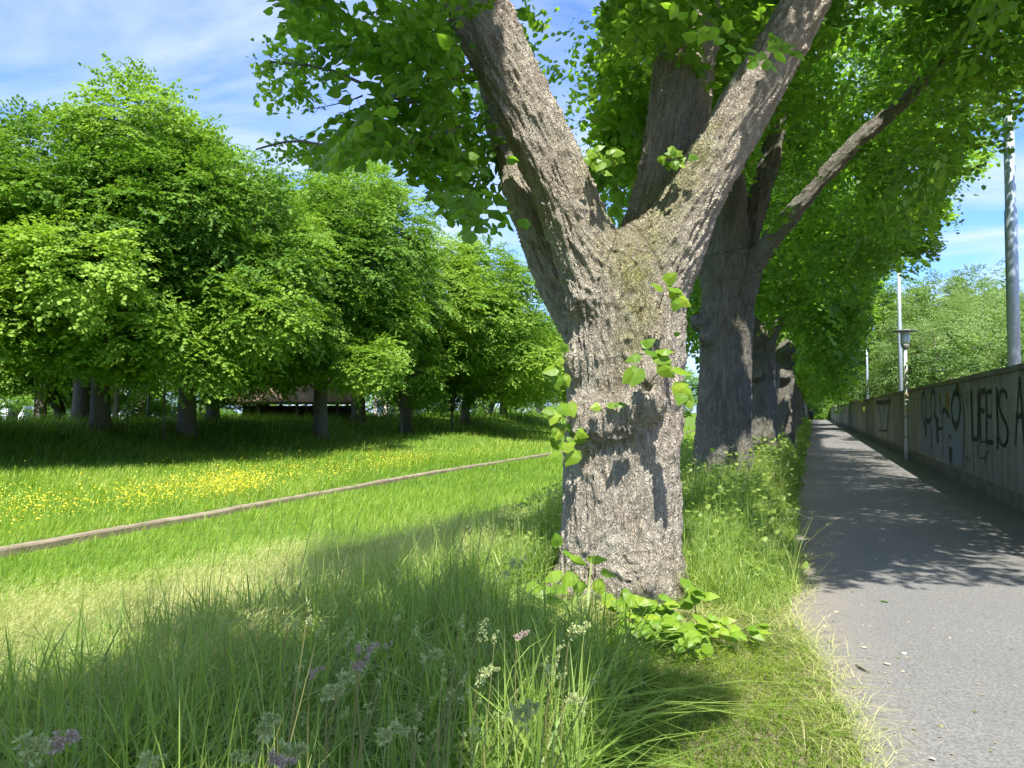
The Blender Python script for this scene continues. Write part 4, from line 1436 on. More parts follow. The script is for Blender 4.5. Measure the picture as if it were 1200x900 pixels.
def bush(name, base, H, R, seed, mat, clumps=40, per=16, temps=SPR_FAR, scale=.8, rc=.8, ry=None, stem=True):
    r_ = empty(name, base)
    b_ = np.array(base, float)
    if stem:
        paths = []
        for k in range(5):
            a = k * 1.3
            paths.append((wiggle(b_ + [.15 * math.cos(a), .15 * math.sin(a), -.2], b_ + [R * .5 * math.cos(a), R * .5 * math.sin(a), H * .75], 6, .1), np.linspace(.07, .02, 6)))
        tube_tree('stem', paths, BARKF, r_, 6)
    lv = MB()
    pts, out, tint, cc = crown_points(b_ + [0, 0, H * .52], (R, ry or R, H * .5), clumps, per, shell=.5, rc=rc, seed=seed, low=-.95)
    A, B, Cn, S, T = place_sprays(temps, pts, out, scale, lambda A: (A[:, 2] > b_[2] + .05) & ((A[:, 0] < 0) | (A[:, 1] > 140) | (A[:, 0] > 3.3) | ((A[:, 2] > 2.35) & (A[:, 0] > 2.75))), tint)
    leaves(lv, A, B, Cn, S, T, False)
    lv.build('foliage', mat, r_)
    return r_


for px, d, H, R, lab in ((8, 52, 2.6, 2.6, 'dark shrub at the left frame edge below the pale building'),
                         (85, 60, 2.2, 2.6, 'low dark shrub seen between the pale trunk and the leaning one'),
                         (160, 50, 2.2, 2.2, 'dark shrub between the left trunks and the slim stems'),
                         (240, 52, 3.0, 2.8, 'dark shrub left of the shelter'),
                         (455, 60, 3.4, 3.0, 'dark shrub behind the trunk near the mound'),
                         (520, 74, 3.6, 3.6, 'dark shrub beneath the low hanging boughs'),
                         (575, 88, 4.2, 4.4, 'dark shrub at the far end of the bank'),
                         (640, 108, 5.0, 5.5, 'dark thicket at the end of the meadow by the big trunk')):
    b_ = on_ground(px, d)
    tag(bush('shrub', b_, H, R, 300 + px, M['leaf_row'], 30, 14), lab, 'shrub', 'shrubs under the tree row')

# slim stems between the big trunks
for px, d, h, r_, lab in ((105, 36, 3.2, .05, 'slim grey stake between the leaning trunk and the thick trunk'), (136, 44, 4.6, .17, 'slim sunlit trunk right of the thick left trunk'),
                          (150, 35, 6, .04, 'thin dark sapling stem right of the slim sunlit trunk'), (173, 40, 4.5, .07, 'thin pale sapling stem between the two thick trunks'), (192, 34, 7, .05, 'thin dark sapling stem beside the second thick trunk')):
    b_ = on_ground(px, d)
    e_ = empty('sapling', b_)
    tube_tree('trunk', [(wiggle(b_ - [0, 0, .2], b_ + [rnd(1, -.2, .2)[0], 0, h], 7, .02), np.linspace(r_, r_ * .7, 7))], BARKF if px != 173 else M['bark'], e_, 7)
    lv = MB()
    pts, out, tint, cc = crown_points(b_ + [0, 0, h + .4], (.9, .9, 1.2), 8, 8, rc=.6, seed=px)
    A, B, Cn, S, T = place_sprays(SPR_FAR, pts, out, .6, None, tint)
    leaves(lv, A, B, Cn, S, T, False)
    lv.build('crown', M['leaf_far'], e_)
    tag(e_, lab, 'sapling', 'slim stems on the bank')

for x_, y_, H, R, lab in ((-1.8, 152, 6, 3.4, 'dark shrub closing the far end of the path on the grassy side'), (2.2, 158, 7, 4.2, 'dark tall shrub closing the far end of the path by the wall')):
    tag(bush('shrub', (x_, y_, 0), H, R, 880 + int(y_), M['leaf_row'], 40, 16, SPR_FAR, 1.4, 1.2), lab, 'shrub')
# far wood closing the view on every side
lv = MB()
for k in range(46):
    a = math.radians(-72 + k * 3.1)
    rr = RS.uniform(190, 260)
    c = np.array([-math.sin(TH) * 0 + rr * math.sin(a), rr * math.cos(a), 0])
    if abs(c[0] - 1) < 9:
        rr = 240
    pts, out, tint, cc = crown_points(c + [0, 0, 6], (9, 9, RS.uniform(7, 10)), 40, 8, shell=.6, rc=2.6, seed=500 + k)
    A, B, Cn, S, T = place_sprays(SPR_FAR, pts, out, 2.6, lambda A: A[:, 2] > 0, tint)
    leaves(lv, A, B, Cn, S, T, False)
tag(lv.build('far_woods', M['leaf_far']), 'distant belt of woods closing the horizon', 'woods', kind='stuff')

# ------------------------------------------------------------------ shrubs and trees behind the wall


def behind(px, d):
    q = P(px, 482, d)
    return np.array([q[0], q[1], 0.0])


for px, d, H, R, mat, lab, cl in ((1125, 38, 7.4, 3.6, 'leaf_pale', 'large feathery yellow green willow bush rising above the wall', 70),
                                  (1192, 24, 4.9, 2.4, 'leaf_pale', 'pale willow bush at the right frame edge behind the thick steel pole', 60),
                                  (1078, 42, 5.0, 2.3, 'leaf_shrub', 'dark green shrub above the wall beside the lamp', 44),
                                  (1140, 22.5, 3.4, 1.8, 'leaf_shrub', 'low dark shrub peeping over the wall right of the lamp', 40),
                                  (996, 58, 4.6, 2.4, 'leaf_shrub', 'pale flowering shrub leaning over the far wall', 44),
                                  (1020, 60, 5.0, 2.2, 'leaf_far', 'bright leafy shrub over the wall beside the short pole', 40)):
    b_ = behind(px, d)
    b_[0] = max(b_[0], 3.3 + R * .55)
    if mat == 'leaf_pale':
        sp = [(q[0], q[1], q[2], q[3] * .62, q[4]) for q in SPR_FAR]
        o = bush('willow_bush', b_, H, R, 600 + px, M[mat], cl, 26, sp, .85, .8)
    else:
        o = bush('shrub', b_, H, R, 600 + px, M[mat], cl, 18, SPR_FAR, .7, .75)
    tag(o, lab, 'bush')
for px, d, H, R, mat, lab in ((1030, 62, 13.5, 4.6, 'leaf_far', 'tall bright maple behind the wall and the lamp'),
                              (1130, 58, 13.0, 4.6, 'leaf_pale', 'grey green tree with pale upright top behind the willow bush'),
                              (1168, 50, 9.0, 4.0, 'leaf_pale', 'pale round-topped tree beside the thick steel pole'),
                              (1000, 85, 12, 5, 'leaf_far', 'leafy tree behind the far end of the wall')):
    b_ = behind(px, d)
    o = park_tree(b_, H, R, 700 + px, 14, 130, 1.5, leaf=M[mat], tr=.25)
    o.name = 'background_tree'
    tag(o, lab, 'tree')
# ------------------------------------------------------------------ stone border of the channel
m = N('channel_stone')
p = m.pos()
n1 = m.noise(p, 2.2, 5, 0.65)
n2 = m.noise(p, 28, 4, 0.7)
col = m.ramp(n1, [(0.3, (0.13, 0.10, 0.07)), (0.65, (0.28, 0.23, 0.165))])
col = m.mix(m.ramp(n2, [(0.4, 0.0), (0.8, 0.4)]), col, (0.36, 0.31, 0.245))
M['stone'] = m.done(m.principled(col, 0.9, 0.15, normal=m.bump(n2, 0.6, 0.015)))
kerb = tag(empty('channel_border', (-12, 20, -.6)), 'long low stone border curving through the meadow grass', 'stone border')
y = 2.0
while y < 110:
    L = RS.uniform(2.2, 3.4)
    n = 10
    yy = np.linspace(y + .006, y + L - .006, n)
    xc = chan_x(yy) + .012 * fbm(v3(yy * 1.3, 4.0), 71, 2)
    top = -0.545 + .014 * fbm(v3(yy * .8, 1.0), 72, 2) + RS.uniform(-.012, .012)
    w = .10 + .02 * fbm(v3(yy * 1.7, 2.0), 73, 2)
    rows = []
    for xo, zo in ((-1, -.4), (-1, -.02), (-.85, 0), (.8, 0), (1, -.03), (1, -.4)):
        jit = .012 * fbm(v3(yy * 6, xo * 3 + zo), 74, 2)
        rows.append(np.stack([xc + xo * w + jit, yy, top + zo + jit], 1))
    V = np.concatenate(rows)
    Q = [[a * n + j, a * n + j + 1, (a + 1) * n + j + 1, (a + 1) * n + j] for a in range(5) for j in range(n - 1)]
    caps = [[a * n + e for a in (0, 1, 2, 3)] for e in (0, n - 1)] + [[a * n + e for a in (0, 3, 4, 5)] for e in (0, n - 1)]
    MB().add(V, Q + caps).build('stone_slab', M['stone'], kerb, attr=False)
    y += L

# ------------------------------------------------------------------ shelter with tiled roof
m = N('roof_tile')
p = m.pos()
n1 = m.noise(p, 0.9, 4, 0.6)
wv = m.n('ShaderNodeTexWave', wave_type='BANDS', bands_direction='X')
m.l(m.mapping(p, (1, 1, 1)), wv.inputs['Vector'])
wv.inputs['Scale'].default_value = 1.6
col = m.ramp(n1, [(0.3, (0.20, 0.14, 0.09)), (0.7, (0.34, 0.25, 0.165))])
col = m.mix(m.ramp(wv.outputs['Fac'], [(0.0, 0.5), (0.35, 0.0)]), col, (0.10, 0.07, 0.05))
M['roof'] = m.done(m.principled(col, 0.85, 0.2, normal=m.bump(wv.outputs['Fac'], 0.7, 0.05)))
m = N('dark_timber')
M['timber'] = m.done(m.principled(m.ramp(m.noise(m.pos(), 6, 3), [(0.3, (0.06, 0.045, 0.03)), (0.7, (0.12, 0.09, 0.065))]), 0.8, 0.2))
m = N('grey_paint')
M['greypaint'] = m.done(m.principled((0.30, 0.31, 0.33), 0.6, 0.3))
sb = P(338, 482, 54)
gz = float(ground(sb[0], sb[1]))
sh = tag(empty('shelter', (sb[0], sb[1], gz)), 'open timber shelter with brown tiled hip roof behind the trees', 'shelter')
ang = TH
ca, sa = math.cos(ang), math.sin(ang)


def sp(x, y, z):
    return (sb[0] + x * ca - y * sa, sb[1] + x * sa + y * ca, z)


EZ, RZ = 2.2, 4.25
r8 = [sp(-5.4, -3, EZ), sp(4.9, -3, EZ), sp(4.9, 3, EZ), sp(-5.4, 3, EZ), sp(-2.0, 0, RZ), sp(2.6, 0, RZ)]
rb = [sp(-5.3, -2.9, EZ - .14), sp(4.8, -2.9, EZ - .14), sp(4.8, 2.9, EZ - .14), sp(-5.3, 2.9, EZ - .14)]
MB().add(r8 + rb, [[0, 1, 5, 4], [2, 3, 4, 5], [0, 6, 7, 1], [1, 7, 8, 2], [2, 8, 9, 3], [3, 9, 6, 0], [6, 9, 8, 7]], [[1, 2, 5], [3, 0, 4]]).build('roof', M['roof'], sh, attr=False)
for x in (-4, -1.3, 1.3, 4):
    for y_ in (-2.5, 2.5):
        q = sp(x, y_, 0)
        MB().box((q[0], q[1], (gz - .1 + EZ - .14) / 2), (.16, .16, EZ - .14 - gz + .1), ang).build('post', M['timber'], sh, attr=False)
q = sp(0, 2.5, 0)
MB().box((q[0], q[1], gz + .55), (8.0, .06, 1.2), ang).build('railing', M['timber'], sh, attr=False)
q = sp(-.2, -1.0, 0)
tb = tag(empty('picnic_table', (q[0], q[1], gz)), 'dark picnic table under the shelter roof', 'table')
MB().box((q[0], q[1], gz + .72), (1.8, .7, .06), ang).build('tabletop', M['timber'], tb, attr=False)
for x in (-.7, .7):
    q2 = sp(-.2 + x, -1.0, 0)
    MB().box((q2[0], q2[1], gz + .34), (.08, .55, .69), ang).build('leg', M['timber'], tb, attr=False)

# ------------------------------------------------------------------ far buildings on the left
m = N('pale_render')
M['render'] = m.done(m.principled(m.ramp(m.noise(m.pos(), .6, 3), [(0.3, (0.62, 0.66, 0.70)), (0.7, (0.74, 0.76, 0.78))]), 0.8, 0.2))
m = N('window_glass')
M['glass'] = m.done(m.principled((0.06, 0.09, 0.13), 0.08, 0.6))
m = N('dark_roof')
M['droof'] = m.done(m.principled((0.11, 0.10, 0.10), 0.8, 0.2))
m = N('ochre_render')
M['ochre'] = m.done(m.principled(m.ramp(m.noise(m.pos(), .6, 3), [(0.3, (0.50, 0.42, 0.34)), (0.7, (0.62, 0.53, 0.44))]), 0.85, 0.2))


def building(px0, px1, d, z0, H, depth, mat, lab, roof='flat', cols=6, rows=1, bands=False):
    a, b = P(px0, 482, d), P(px1, 482, d)
    c = (a + b) / 2
    W = np.linalg.norm((b - a)[:2])
    an = TH
    o = tag(empty('building', (c[0], c[1], z0)), lab, 'building')
    ca, sa = math.cos(an), math.sin(an)

    def w(x, y, z):
        return (c[0] + x * ca - y * sa, c[1] + x * sa + y * ca, z0 + z)
    q = w(0, depth / 2, H / 2 - .5)
    MB().box(q, (W, depth, H + 1), an).build('wall', mat, o, attr=False)
    if roof == 'flat':
        MB().box(w(0, depth / 2, H + .13), (W + .4, depth + .4, .25), an).build('roof', M['droof'], o, attr=False)
    else:
        v = [w(-W / 2 - .3, -.3, H), w(W / 2 + .3, -.3, H), w(W / 2 + .3, depth + .3, H), w(-W / 2 - .3, depth + .3, H), w(-W / 2 - .3, depth / 2, H + depth * .4), w(W / 2 + .3, depth / 2, H + depth * .4)]
        MB().add(v, [[0, 1, 5, 4], [2, 3, 4, 5], [0, 3, 2, 1]], [[1, 2, 5], [3, 0, 4]]).build('roof', M['roof'], o, attr=False)
    for r_ in range(rows):
        for k in range(cols):
            x = -W / 2 + W * (k + .5) / cols
            zc_ = H * (r_ + .55) / rows
            ww, hh = W / cols * .55, H / rows * .42
            f = MB()
            for dx, dz, sx_, sz_ in ((-ww / 2, 0, .1, hh + .1), (ww / 2, 0, .1, hh + .1), (0, hh / 2, ww - .1, .1), (0, -hh / 2, ww - .1, .1)):
                f.box(w(x + dx, -.03, zc_ + dz), (sx_, .12, sz_), an)
            fo = f.build('window', M['greypaint'], o, attr=False)
            MB().box(w(x, -.012, zc_), (ww - .1, .03, hh - .1), an).build('pane', M['glass'], fo, attr=False)
    return o


building(-70, 62, 95, -.2, 3.6, 12, M['render'], 'long low white building glimpsed below the leaves at the left frame edge', 'flat', 7, 1)
building(62, 108, 105, -.2, 4.0, 10, M['render'], 'white building with dark windows glimpsed between the pale trunk and the leaning trunk', 'flat', 3, 1)
building(120, 168, 100, -.2, 5.0, 10, M['render'], 'white house wall seen right of the thick left trunk', 'gable', 3, 1)
building(438, 482, 105, -.2, 4.4, 9, M['ochre'], 'pinkish house seen between trunks right of the shelter', 'gable', 3, 1)

# ------------------------------------------------------------------ lamps and poles
m = N('galvanised_steel')
p = m.pos()
n1 = m.noise(p, 20, 4, 0.7)
M['steel'] = m.done(m.principled(m.ramp(n1, [(0.35, (0.30, 0.37, 0.43)), (0.65, (0.42, 0.50, 0.57))]), 0.45, 0.4, 0.35, normal=m.bump(n1, .15, .004)))
m = N('lamp_post_paint')
p = m.pos()
n1 = m.noise(p, 7, 4, 0.7)
col = m.mix(m.ramp(n1, [(0.52, 0.0), (0.62, 1.0)]), (0.55, 0.56, 0.53), (0.30, 0.25, 0.17))
M['lamppost'] = m.done(m.principled(col, 0.6, 0.3))
m = N('lamp_hood')
M['hood'] = m.done(m.principled((0.28, 0.26, 0.24), 0.6, 0.3))
m = N('opal_glass')
M['opal'] = m.done(m.principled((0.72, 0.74, 0.72), 0.25, 0.5))
m = N('old_sticker')
M['sticker'] = m.done(m.principled(m.ramp(m.noise(m.pos(), 30, 3), [(0.4, (0.55, 0.42, 0.10)), (0.6, (0.62, 0.60, 0.55))]), 0.7, 0.2))


def lamp(base, label, h=4.15):
    b = np.array(base, float)
    o = tag(empty('street_lamp', b), label, 'street lamp', 'lamps along the wall')
    pl = MB().lathe(b, [(.075, 0), (.075, .5), (.062, .55), (.055, 2.2), (.048, h - .62)], 16).build('pole', M['lamppost'], o, smooth=True, attr=False)
    for z, hh in ((1.55, .16), (1.95, .22), (2.3, .12)):
        MB().lathe(b, [(.063, z), (.063, z + hh)], 16).build('sticker', M['sticker'], pl, smooth=True, attr=False)
    MB().lathe(b + [0, 0, h - .64], [(.05, 0), (.10, .05), (.125, .12), (.125, .15)], 20).build('lamp_holder', M['hood'], o, smooth=True, attr=False)
    MB().lathe(b + [0, 0, h - .49], [(.115, 0), (.135, .14), (.14, .40)], 20).build('lamp_glass', M['opal'], o, smooth=True, attr=False)
    for k in range(4):
        a = k * math.pi / 2 + .4
        q = b + [.142 * math.cos(a), .142 * math.sin(a), 0]
        MB().tube([q + [0, 0, h - .49], q + [0, 0, h - .08]], .009, 6).build('strut', M['hood'], o, attr=False)
    MB().lathe(b + [0, 0, h - .09], [(.15, 0), (.36, .012), (.375, .03), (.36, .045), (.12, .085), (.01, .095)], 28).build('lamp_shade', M['hood'], o, smooth=True, attr=False)
    return o


q = P(1061.5, 540, 24.2)
LP = np.array([2.74, q[1], 0.0])
lamp(LP, 'street lamp with flat round hood and stickered post standing by the wall')
q = P(978, 482, 100)
lamp((2.74, q[1], 0.0), 'tiny distant street lamp near the dark end of the path')


def pole(px, d, r, h, label):
    q = P(px, 482, d)
    b = np.array([q[0], q[1], 0.0])
    o = tag(empty('steel_pole', b), label, 'pole', 'steel poles behind the wall')
    MB().lathe(b, [(r, -.1), (r, h * .62), (r * .86, h * .62 + .06), (r * .86, h)], 24).build('shaft', M['steel'], o, smooth=True, attr=False)
    MB().lathe(b, [(r * .9, h + .004), (r * .9, h + .04), (.02, h + .07)], 24).build('cap', M['hood'], o, smooth=True, attr=False)
    MB().lathe(b, [(r * 1.7, 0), (r * 1.7, .03), (r * 1.1, .04)], 24).build('base', M['hood'], o, smooth=True, attr=False)
    return o


pole(1190, 14.4, .108, 8.6, 'thick grey steel pole behind the wall at the right frame edge')
pole(1056, 33, .09, 8.6, 'grey steel pole rising right behind the street lamp')
pole(1017, 53, .085, 7.0, 'short looking grey steel pole over the wall left of the street lamp')

# ------------------------------------------------------------------ two walkers far down the path


def cloth(name, c):
    m = N(name)
    return m.done(m.principled(c, 0.85, 0.1))


def person(base, label, top, legs, hair, ph, s=1.0):
    b = np.array(base, float)
    o = tag(empty('person', b), label, 'person', 'walkers far down the path')
    J = {'pelvis': (0, 0, .95), 'waist': (0, 0, 1.12), 'chest': (0, .01, 1.33), 'neck': (0, 0, 1.50), 'head': (0, -.01, 1.60), 'crown': (0, -.01, 1.70),
         'hipl': (-.09, 0, .90), 'hipr': (.09, 0, .90), 'kneel': (-.10, .10 * ph, .50), 'kneer': (.10, -.04 * ph, .50),
         'ankl': (-.10, .12 * ph, .09), 'ankr': (.10, -.22 * ph, .12), 'toel': (-.11, .28 * ph, .04), 'toer': (.11, -.08 * ph, .03),
         'shl': (-.18, 0, 1.42), 'shr': (.18, 0, 1.42), 'ell': (-.24, -.08 * ph, 1.15), 'elr': (.24, .06 * ph, 1.15), 'hal': (-.24, -.02 * ph, .90), 'har': (.24, .16 * ph, .91),
         'fil': (-.235, .01, .80), 'fir': (.235, .20 * ph, .81)}
    R = {'pelvis': .14, 'waist': .13, 'chest': .15, 'neck': .06, 'head': .095, 'crown': .075, 'hipl': .09, 'hipr': .09, 'kneel': .062, 'kneer': .062, 'ankl': .045, 'ankr': .045, 'toel': .035, 'toer': .035,
         'shl': .065, 'shr': .065, 'ell': .045, 'elr': .045, 'hal': .033, 'har': .033, 'fil': .025, 'fir': .025}
    E_ = [('pelvis', 'waist', 'chest', 'neck', 'head', 'crown'), ('pelvis', 'hipl', 'kneel', 'ankl', 'toel'), ('pelvis', 'hipr', 'kneer', 'ankr', 'toer'), ('chest', 'shl', 'ell', 'hal', 'fil'), ('chest', 'shr', 'elr', 'har', 'fir')]

    def ch(names, grow=0.0):
        return np.array([np.append(b + s * np.array(J[n]), s * R[n] + grow) for n in names])
    V, Q = carve([ch(e) for e in E_], [], .02, .03, zmin=-1)
    MB().add(V, Q).build('body', M['skin'], o, smooth=True, attr=False)
    V, Q = carve([ch(('waist', 'chest'), .018), ch(('pelvis', 'waist'), .012), ch(('chest', 'shl', 'ell', 'hal'), .012), ch(('chest', 'shr', 'elr', 'har'), .012)], [], .02, .04, zmin=-1)
    MB().add(V, Q).build('jacket', top, o, smooth=True, attr=False)
    V, Q = carve([ch(('pelvis', 'hipl', 'kneel', 'ankl'), .012), ch(('pelvis', 'hipr', 'kneer', 'ankr'), .012)], [], .02, .03, zmin=-1)
    MB().add(V, Q).build('trousers', legs, o, smooth=True, attr=False)
    V, Q = carve([np.array([np.append(b + s * np.array((0, -.03, 1.64)), .095 * s), np.append(b + s * np.array((0, -.045, 1.56)), .08 * s)])], [], .015, .03, zmin=-1)
    MB().add(V, Q).build('hair', hair, o, smooth=True, attr=False)


M['skin'] = cloth('skin', (.45, .28, .2))
M['cl_dark'] = cloth('dark_cloth', (.03, .03, .035))
M['cl_navy'] = cloth('navy_cloth', (.035, .04, .06))
M['hair_dark'] = cloth('dark_hair', (.03, .02, .015))
M['hair_fair'] = cloth('fair_hair', (.35, .2, .1))
q = P(943, 482, 112)
person((q[0], q[1], .02), 'walker in dark clothes far down the path, the left one of the pair', M['cl_dark'], M['cl_dark'], M['hair_dark'], 1)
q = P(950, 482, 108)
person((q[0], q[1], .02), 'walker with lighter hair in dark clothes far down the path, nearer the wall', M['cl_navy'], M['cl_dark'], M['hair_fair'], -1, 1.05)

# ------------------------------------------------------------------ grass


def blades(mb, pos, h, w, az, lean, tint, segs=3, face=None):
    n = len(pos)
    if n == 0:
        return
    t = np.linspace(0, 1, segs + 1)
    dirh = np.stack([np.cos(az), np.sin(az), np.zeros(n)], 1)
    if face is None:
        face = az + math.pi / 2 + RS.normal(0, .6, n)
    wv = np.stack([np.cos(face), np.sin(face), np.zeros(n)], 1)
    V = []
    for k, u in enumerate(t):
        c = pos + dirh * (h * lean * u ** 1.8)[:, None]
        c[:, 2] += h * (u - .42 * np.minimum(lean, 1.3) * u ** 2.2)
        if k < segs:
            hw = (w * .5 * (1 - .55 * u ** 1.5))[:, None]
            V += [c - wv * hw, c + wv * hw]
        else:
            V.append(c)
    V = np.stack(V, 1)
    kv = V.shape[1]
    off = (np.arange(n) * kv)[:, None]
    Q = [off + np.array([[2 * k, 2 * k + 1, 2 * k + 3, 2 * k + 2]]) for k in range(segs - 1)]
    T = off + np.array([[2 * segs - 2, 2 * segs - 1, 2 * segs]])
    mb.add(V.reshape(-1, 3), np.concatenate(Q) if Q else None, T, np.repeat(np.clip(tint, 0, 1), kv))


def scatter(n, d0, d1, a0=-42, a1=42, pw=-0.5):
    """ground points round the camera, thinning with distance"""
    u = rnd(n)
    e = pw + 1
    d = (d0 ** e + u * (d1 ** e - d0 ** e)) ** (1 / e)
    a = np.radians(rnd(n, a0, a1))
    x = d * np.sin(a)
    return np.stack([x * math.cos(TH) - d * np.cos(a) * math.sin(TH), x * math.sin(TH) + d * np.cos(a) * math.cos(TH)], 1), d


TRAMP = [(660, 1200), (1100, 1200), (1012, 905), (1002, 830), (960, 770), (905, 735), (880, 690), (790, 668), (650, 672), (640, 700), (580, 690), (560, 705), (640, 770), (760, 800), (700, 905)]
TRUNKS = [(t1.location.x, t1.location.y, .5), (t2.location.x, t2.location.y, .42), (t3.location.x, t3.location.y, .4), (t4.location.x, t4.location.y, .4), (t0.location.x, t0.location.y, .45)]


def on_land(XY):
    X, Y = XY[:, 0], XY[:, 1]
    ok = X < path_edge(Y) + 0.02 * RS.normal(0, 1, len(X))
    for tx, ty, r in TRUNKS:
        ok &= (X - tx) ** 2 + (Y - ty) ** 2 > r * r
    dx = X - chan_x(Y)
    ok &= ~((np.abs(dx) < .125 + .06 * vn(v3(Y * 2.3, 5.0), 77)) & (Y > 1.9))
    return ok


def zone(XY):
    X, Y = XY[:, 0], XY[:, 1]
    G = np.stack([X, Y, ground(X, Y)], 1)
    px, py, d = proj(G)
    tr = (d > .3) & in_poly(px, py, TRAMP) | ((X > -.55 - .25 * np.sin(Y * 2)) & (Y < 5.6))
    lush = (d > .3) & in_poly(px, py, [(792, 560), (960, 600), (945, 700), (915, 722), (870, 726), (800, 705)])
    tr &= ~lush
    verge = (X > -2.9) & (Y > 7.3) & ~lush
    tall = (X > -4.0 + .5 * vn(v3(X * .9, Y * .9), 81)) & ~verge & ~tr
    return G, tr, verge, tall, d


# meadow, from the slope to the far bank
mb = MB()
for n, d0, d1, segs, w0, pw in ((95000, 3.2, 12, 2, .0055, -.2), (150000, 11, 36, 1, .011, -.35), (80000, 32, 95, 1, .03, -.6)):
    XY, d = scatter(n, d0, d1, pw=pw)
    k = on_land(XY) & (XY[:, 0] > -60)
    XY, d = XY[k], d[k]
    G, tr, verge, tall, dd = zone(XY)
    k = ~tr & ~verge & ~(tall & (d < 9))
    G, d = G[k], d[k]
    pat = fbm(v3(G[:, 0] / 1.7, G[:, 1] / 1.7), 83, 3)
    side = np.where(G[:, 0] < chan_x(G[:, 1]), 1.35, 1.0)
    bank = np.clip((-23 - G[:, 0]) / 4, 0, 1)
    h = (.20 + .10 * pat) * rnd(len(G), .6, 1.3) * side * (1 + .5 * bank) * np.clip(1 + (d - 20) / 80, 1, 1.6)
    tint = .42 + .30 * pat + .22 * fbm(v3(G[:, 0] / 5.5, G[:, 1] / 5.5), 84, 2) + RS.normal(0, .2, len(G)) - .12 * bank
    blades(mb, G, h, w0 * rnd(len(G), .7, 1.4) * np.clip(d / (d0 + 3), .6, 2.2), RS.normal(.4, 1.1, len(G)), rnd(len(G), .15, .9), tint, segs)
tag(mb.build('meadow_grass', M['meadow'], smooth=False), 'bright green meadow grass on both sides of the stone border', 'grass', kind='stuff')

# tall grass round the big trunk and in the foreground
mb = MB()
XY, d = scatter(78000, .9, 11, -46, 30, pw=0.1)
k = on_land(XY)
XY, d = XY[k], d[k]
G, tr, verge, tall, dd = zone(XY)
k = tall
G, d = G[k], d[k]
pat = fbm(v3(G[:, 0] / .8, G[:, 1] / .8), 85, 3)
k = rnd(len(G)) < .62 + .5 * pat
G, d, pat = G[k], d[k], pat[k]
edge = np.clip((path_edge(G[:, 1]) - G[:, 0]) / .9, .35, 1)
h = (.54 + .2 * pat) * rnd(len(G), .5, 1.35) * edge * np.where(G[:, 1] > 4.6, .82, 1.0)
h *= np.clip((d - .6) / 1.3, .35, 1)
h = np.where((G[:, 0] > -1.2) & (G[:, 1] > 5.2), h * np.clip(.55 + .35 * (G[:, 1] - 5.4), .5, 1.25), h)
blades(mb, G, h, np.interp(d, [1, 3, 5, 9], [.010, .0125, .012, .0095]) * rnd(len(G), .45, 1.6), rnd(len(G), 0, 6.28), np.abs(RS.normal(.85, .55, len(G))), .42 + .2 * pat + RS.normal(0, .17, len(G)), 3)
# fresh grass between the big trunk and the path
n = 9000
XY2 = np.stack([rnd(n, -1.5, .05), rnd(n, 5.6, 9.0)], 1)
XY2 = XY2[on_land(XY2)]
G2, tr2, ve2, ta2, d2 = zone(XY2)
px2, py2, dd2 = proj(G2)
kk = in_poly(px2, py2, [(792, 560), (960, 600), (945, 700), (915, 722), (870, 726), (800, 705)])
G2 = G2[kk]
n = len(G2)
blades(mb, G2, rnd(n, .16, .46) * np.clip((path_edge(G2[:, 1]) - G2[:, 0]) / .5, .3, 1), .008 * rnd(n, .6, 1.5), rnd(n, 0, 6.28), np.abs(RS.normal(.7, .5, n)), RS.normal(.6, .2, n), 3)
# long arching stems
n = 2600
j = RS.randint(0, len(G), n)
blades(mb, G[j], rnd(n, .55, .95) * np.clip((d[j] - .4) / 1.6, .4, 1), .0045 * rnd(n, .7, 1.3), rnd(n, 0, 6.28), rnd(n, .05, .5), RS.normal(.5, .2, n), 3)
tag(mb.build('tall_grass', M['tall'], smooth=False), 'tall rank grass in the shaded foreground and round the forked trunk', 'grass', kind='stuff')

# trodden grass beside the path
mb = MB()
XY, d = scatter(130000, 1.2, 9, -25, 42, pw=0.2)
k = on_land(XY)
XY, d = XY[k], d[k]
G, tr, verge, tall, dd = zone(XY)
G = G[tr]
pat = fbm(v3(G[:, 0] / .35, G[:, 1] / .35), 87, 3)
sweep = 5.2 + 1.1 * fbm(v3(G[:, 0] / .6, G[:, 1] / .6), 88, 2) + RS.normal(0, .5, len(G))
h = (.13 + .05 * pat) * rnd(len(G), .5, 1.5)
blades(mb, G, h, .0042 * rnd(len(G), .6, 1.4), sweep, rnd(len(G), .7, 1.7), .42 + .28 * pat + RS.normal(0, .22, len(G)), 3)
tag(mb.build('trodden_grass', M['grass'], smooth=False), 'short flattened grass with straw between big trunk and path', 'grass', kind='stuff')

# straw on the bare strip and under the suckers
mb = MB()
n = 2600
Y = rnd(n, 1.6, 9)
X = path_edge(Y) + np.abs(RS.normal(0, .09, n)) * np.where(rnd(n) < .6, -1.2, .9)
G = np.stack([X, Y, np.full(n, .022)], 1)
a = rnd(n, 0, 6.28)
blades(mb, G, rnd(n, .05, .16), .003 * rnd(n, .6, 1.4), a, np.full(n, 1.9), RS.normal(.5, .25, n), 2)
q = P(752, 752, 5.5)
n = 1500
G = np.stack([RS.normal(q[0], .32, n), RS.normal(q[1], .22, n), rnd(n, .02, .08)], 1)
blades(mb, G, rnd(n, .08, .22), .004 * rnd(n, .6, 1.4), rnd(n, 0, 6.28), rnd(n, 1.4, 2.1), RS.normal(.35, .25, n), 2)
tag(mb.build('straw', M['dry'], smooth=False), 'dry straw litter along the path edge and below the suckers', 'straw', kind='stuff')

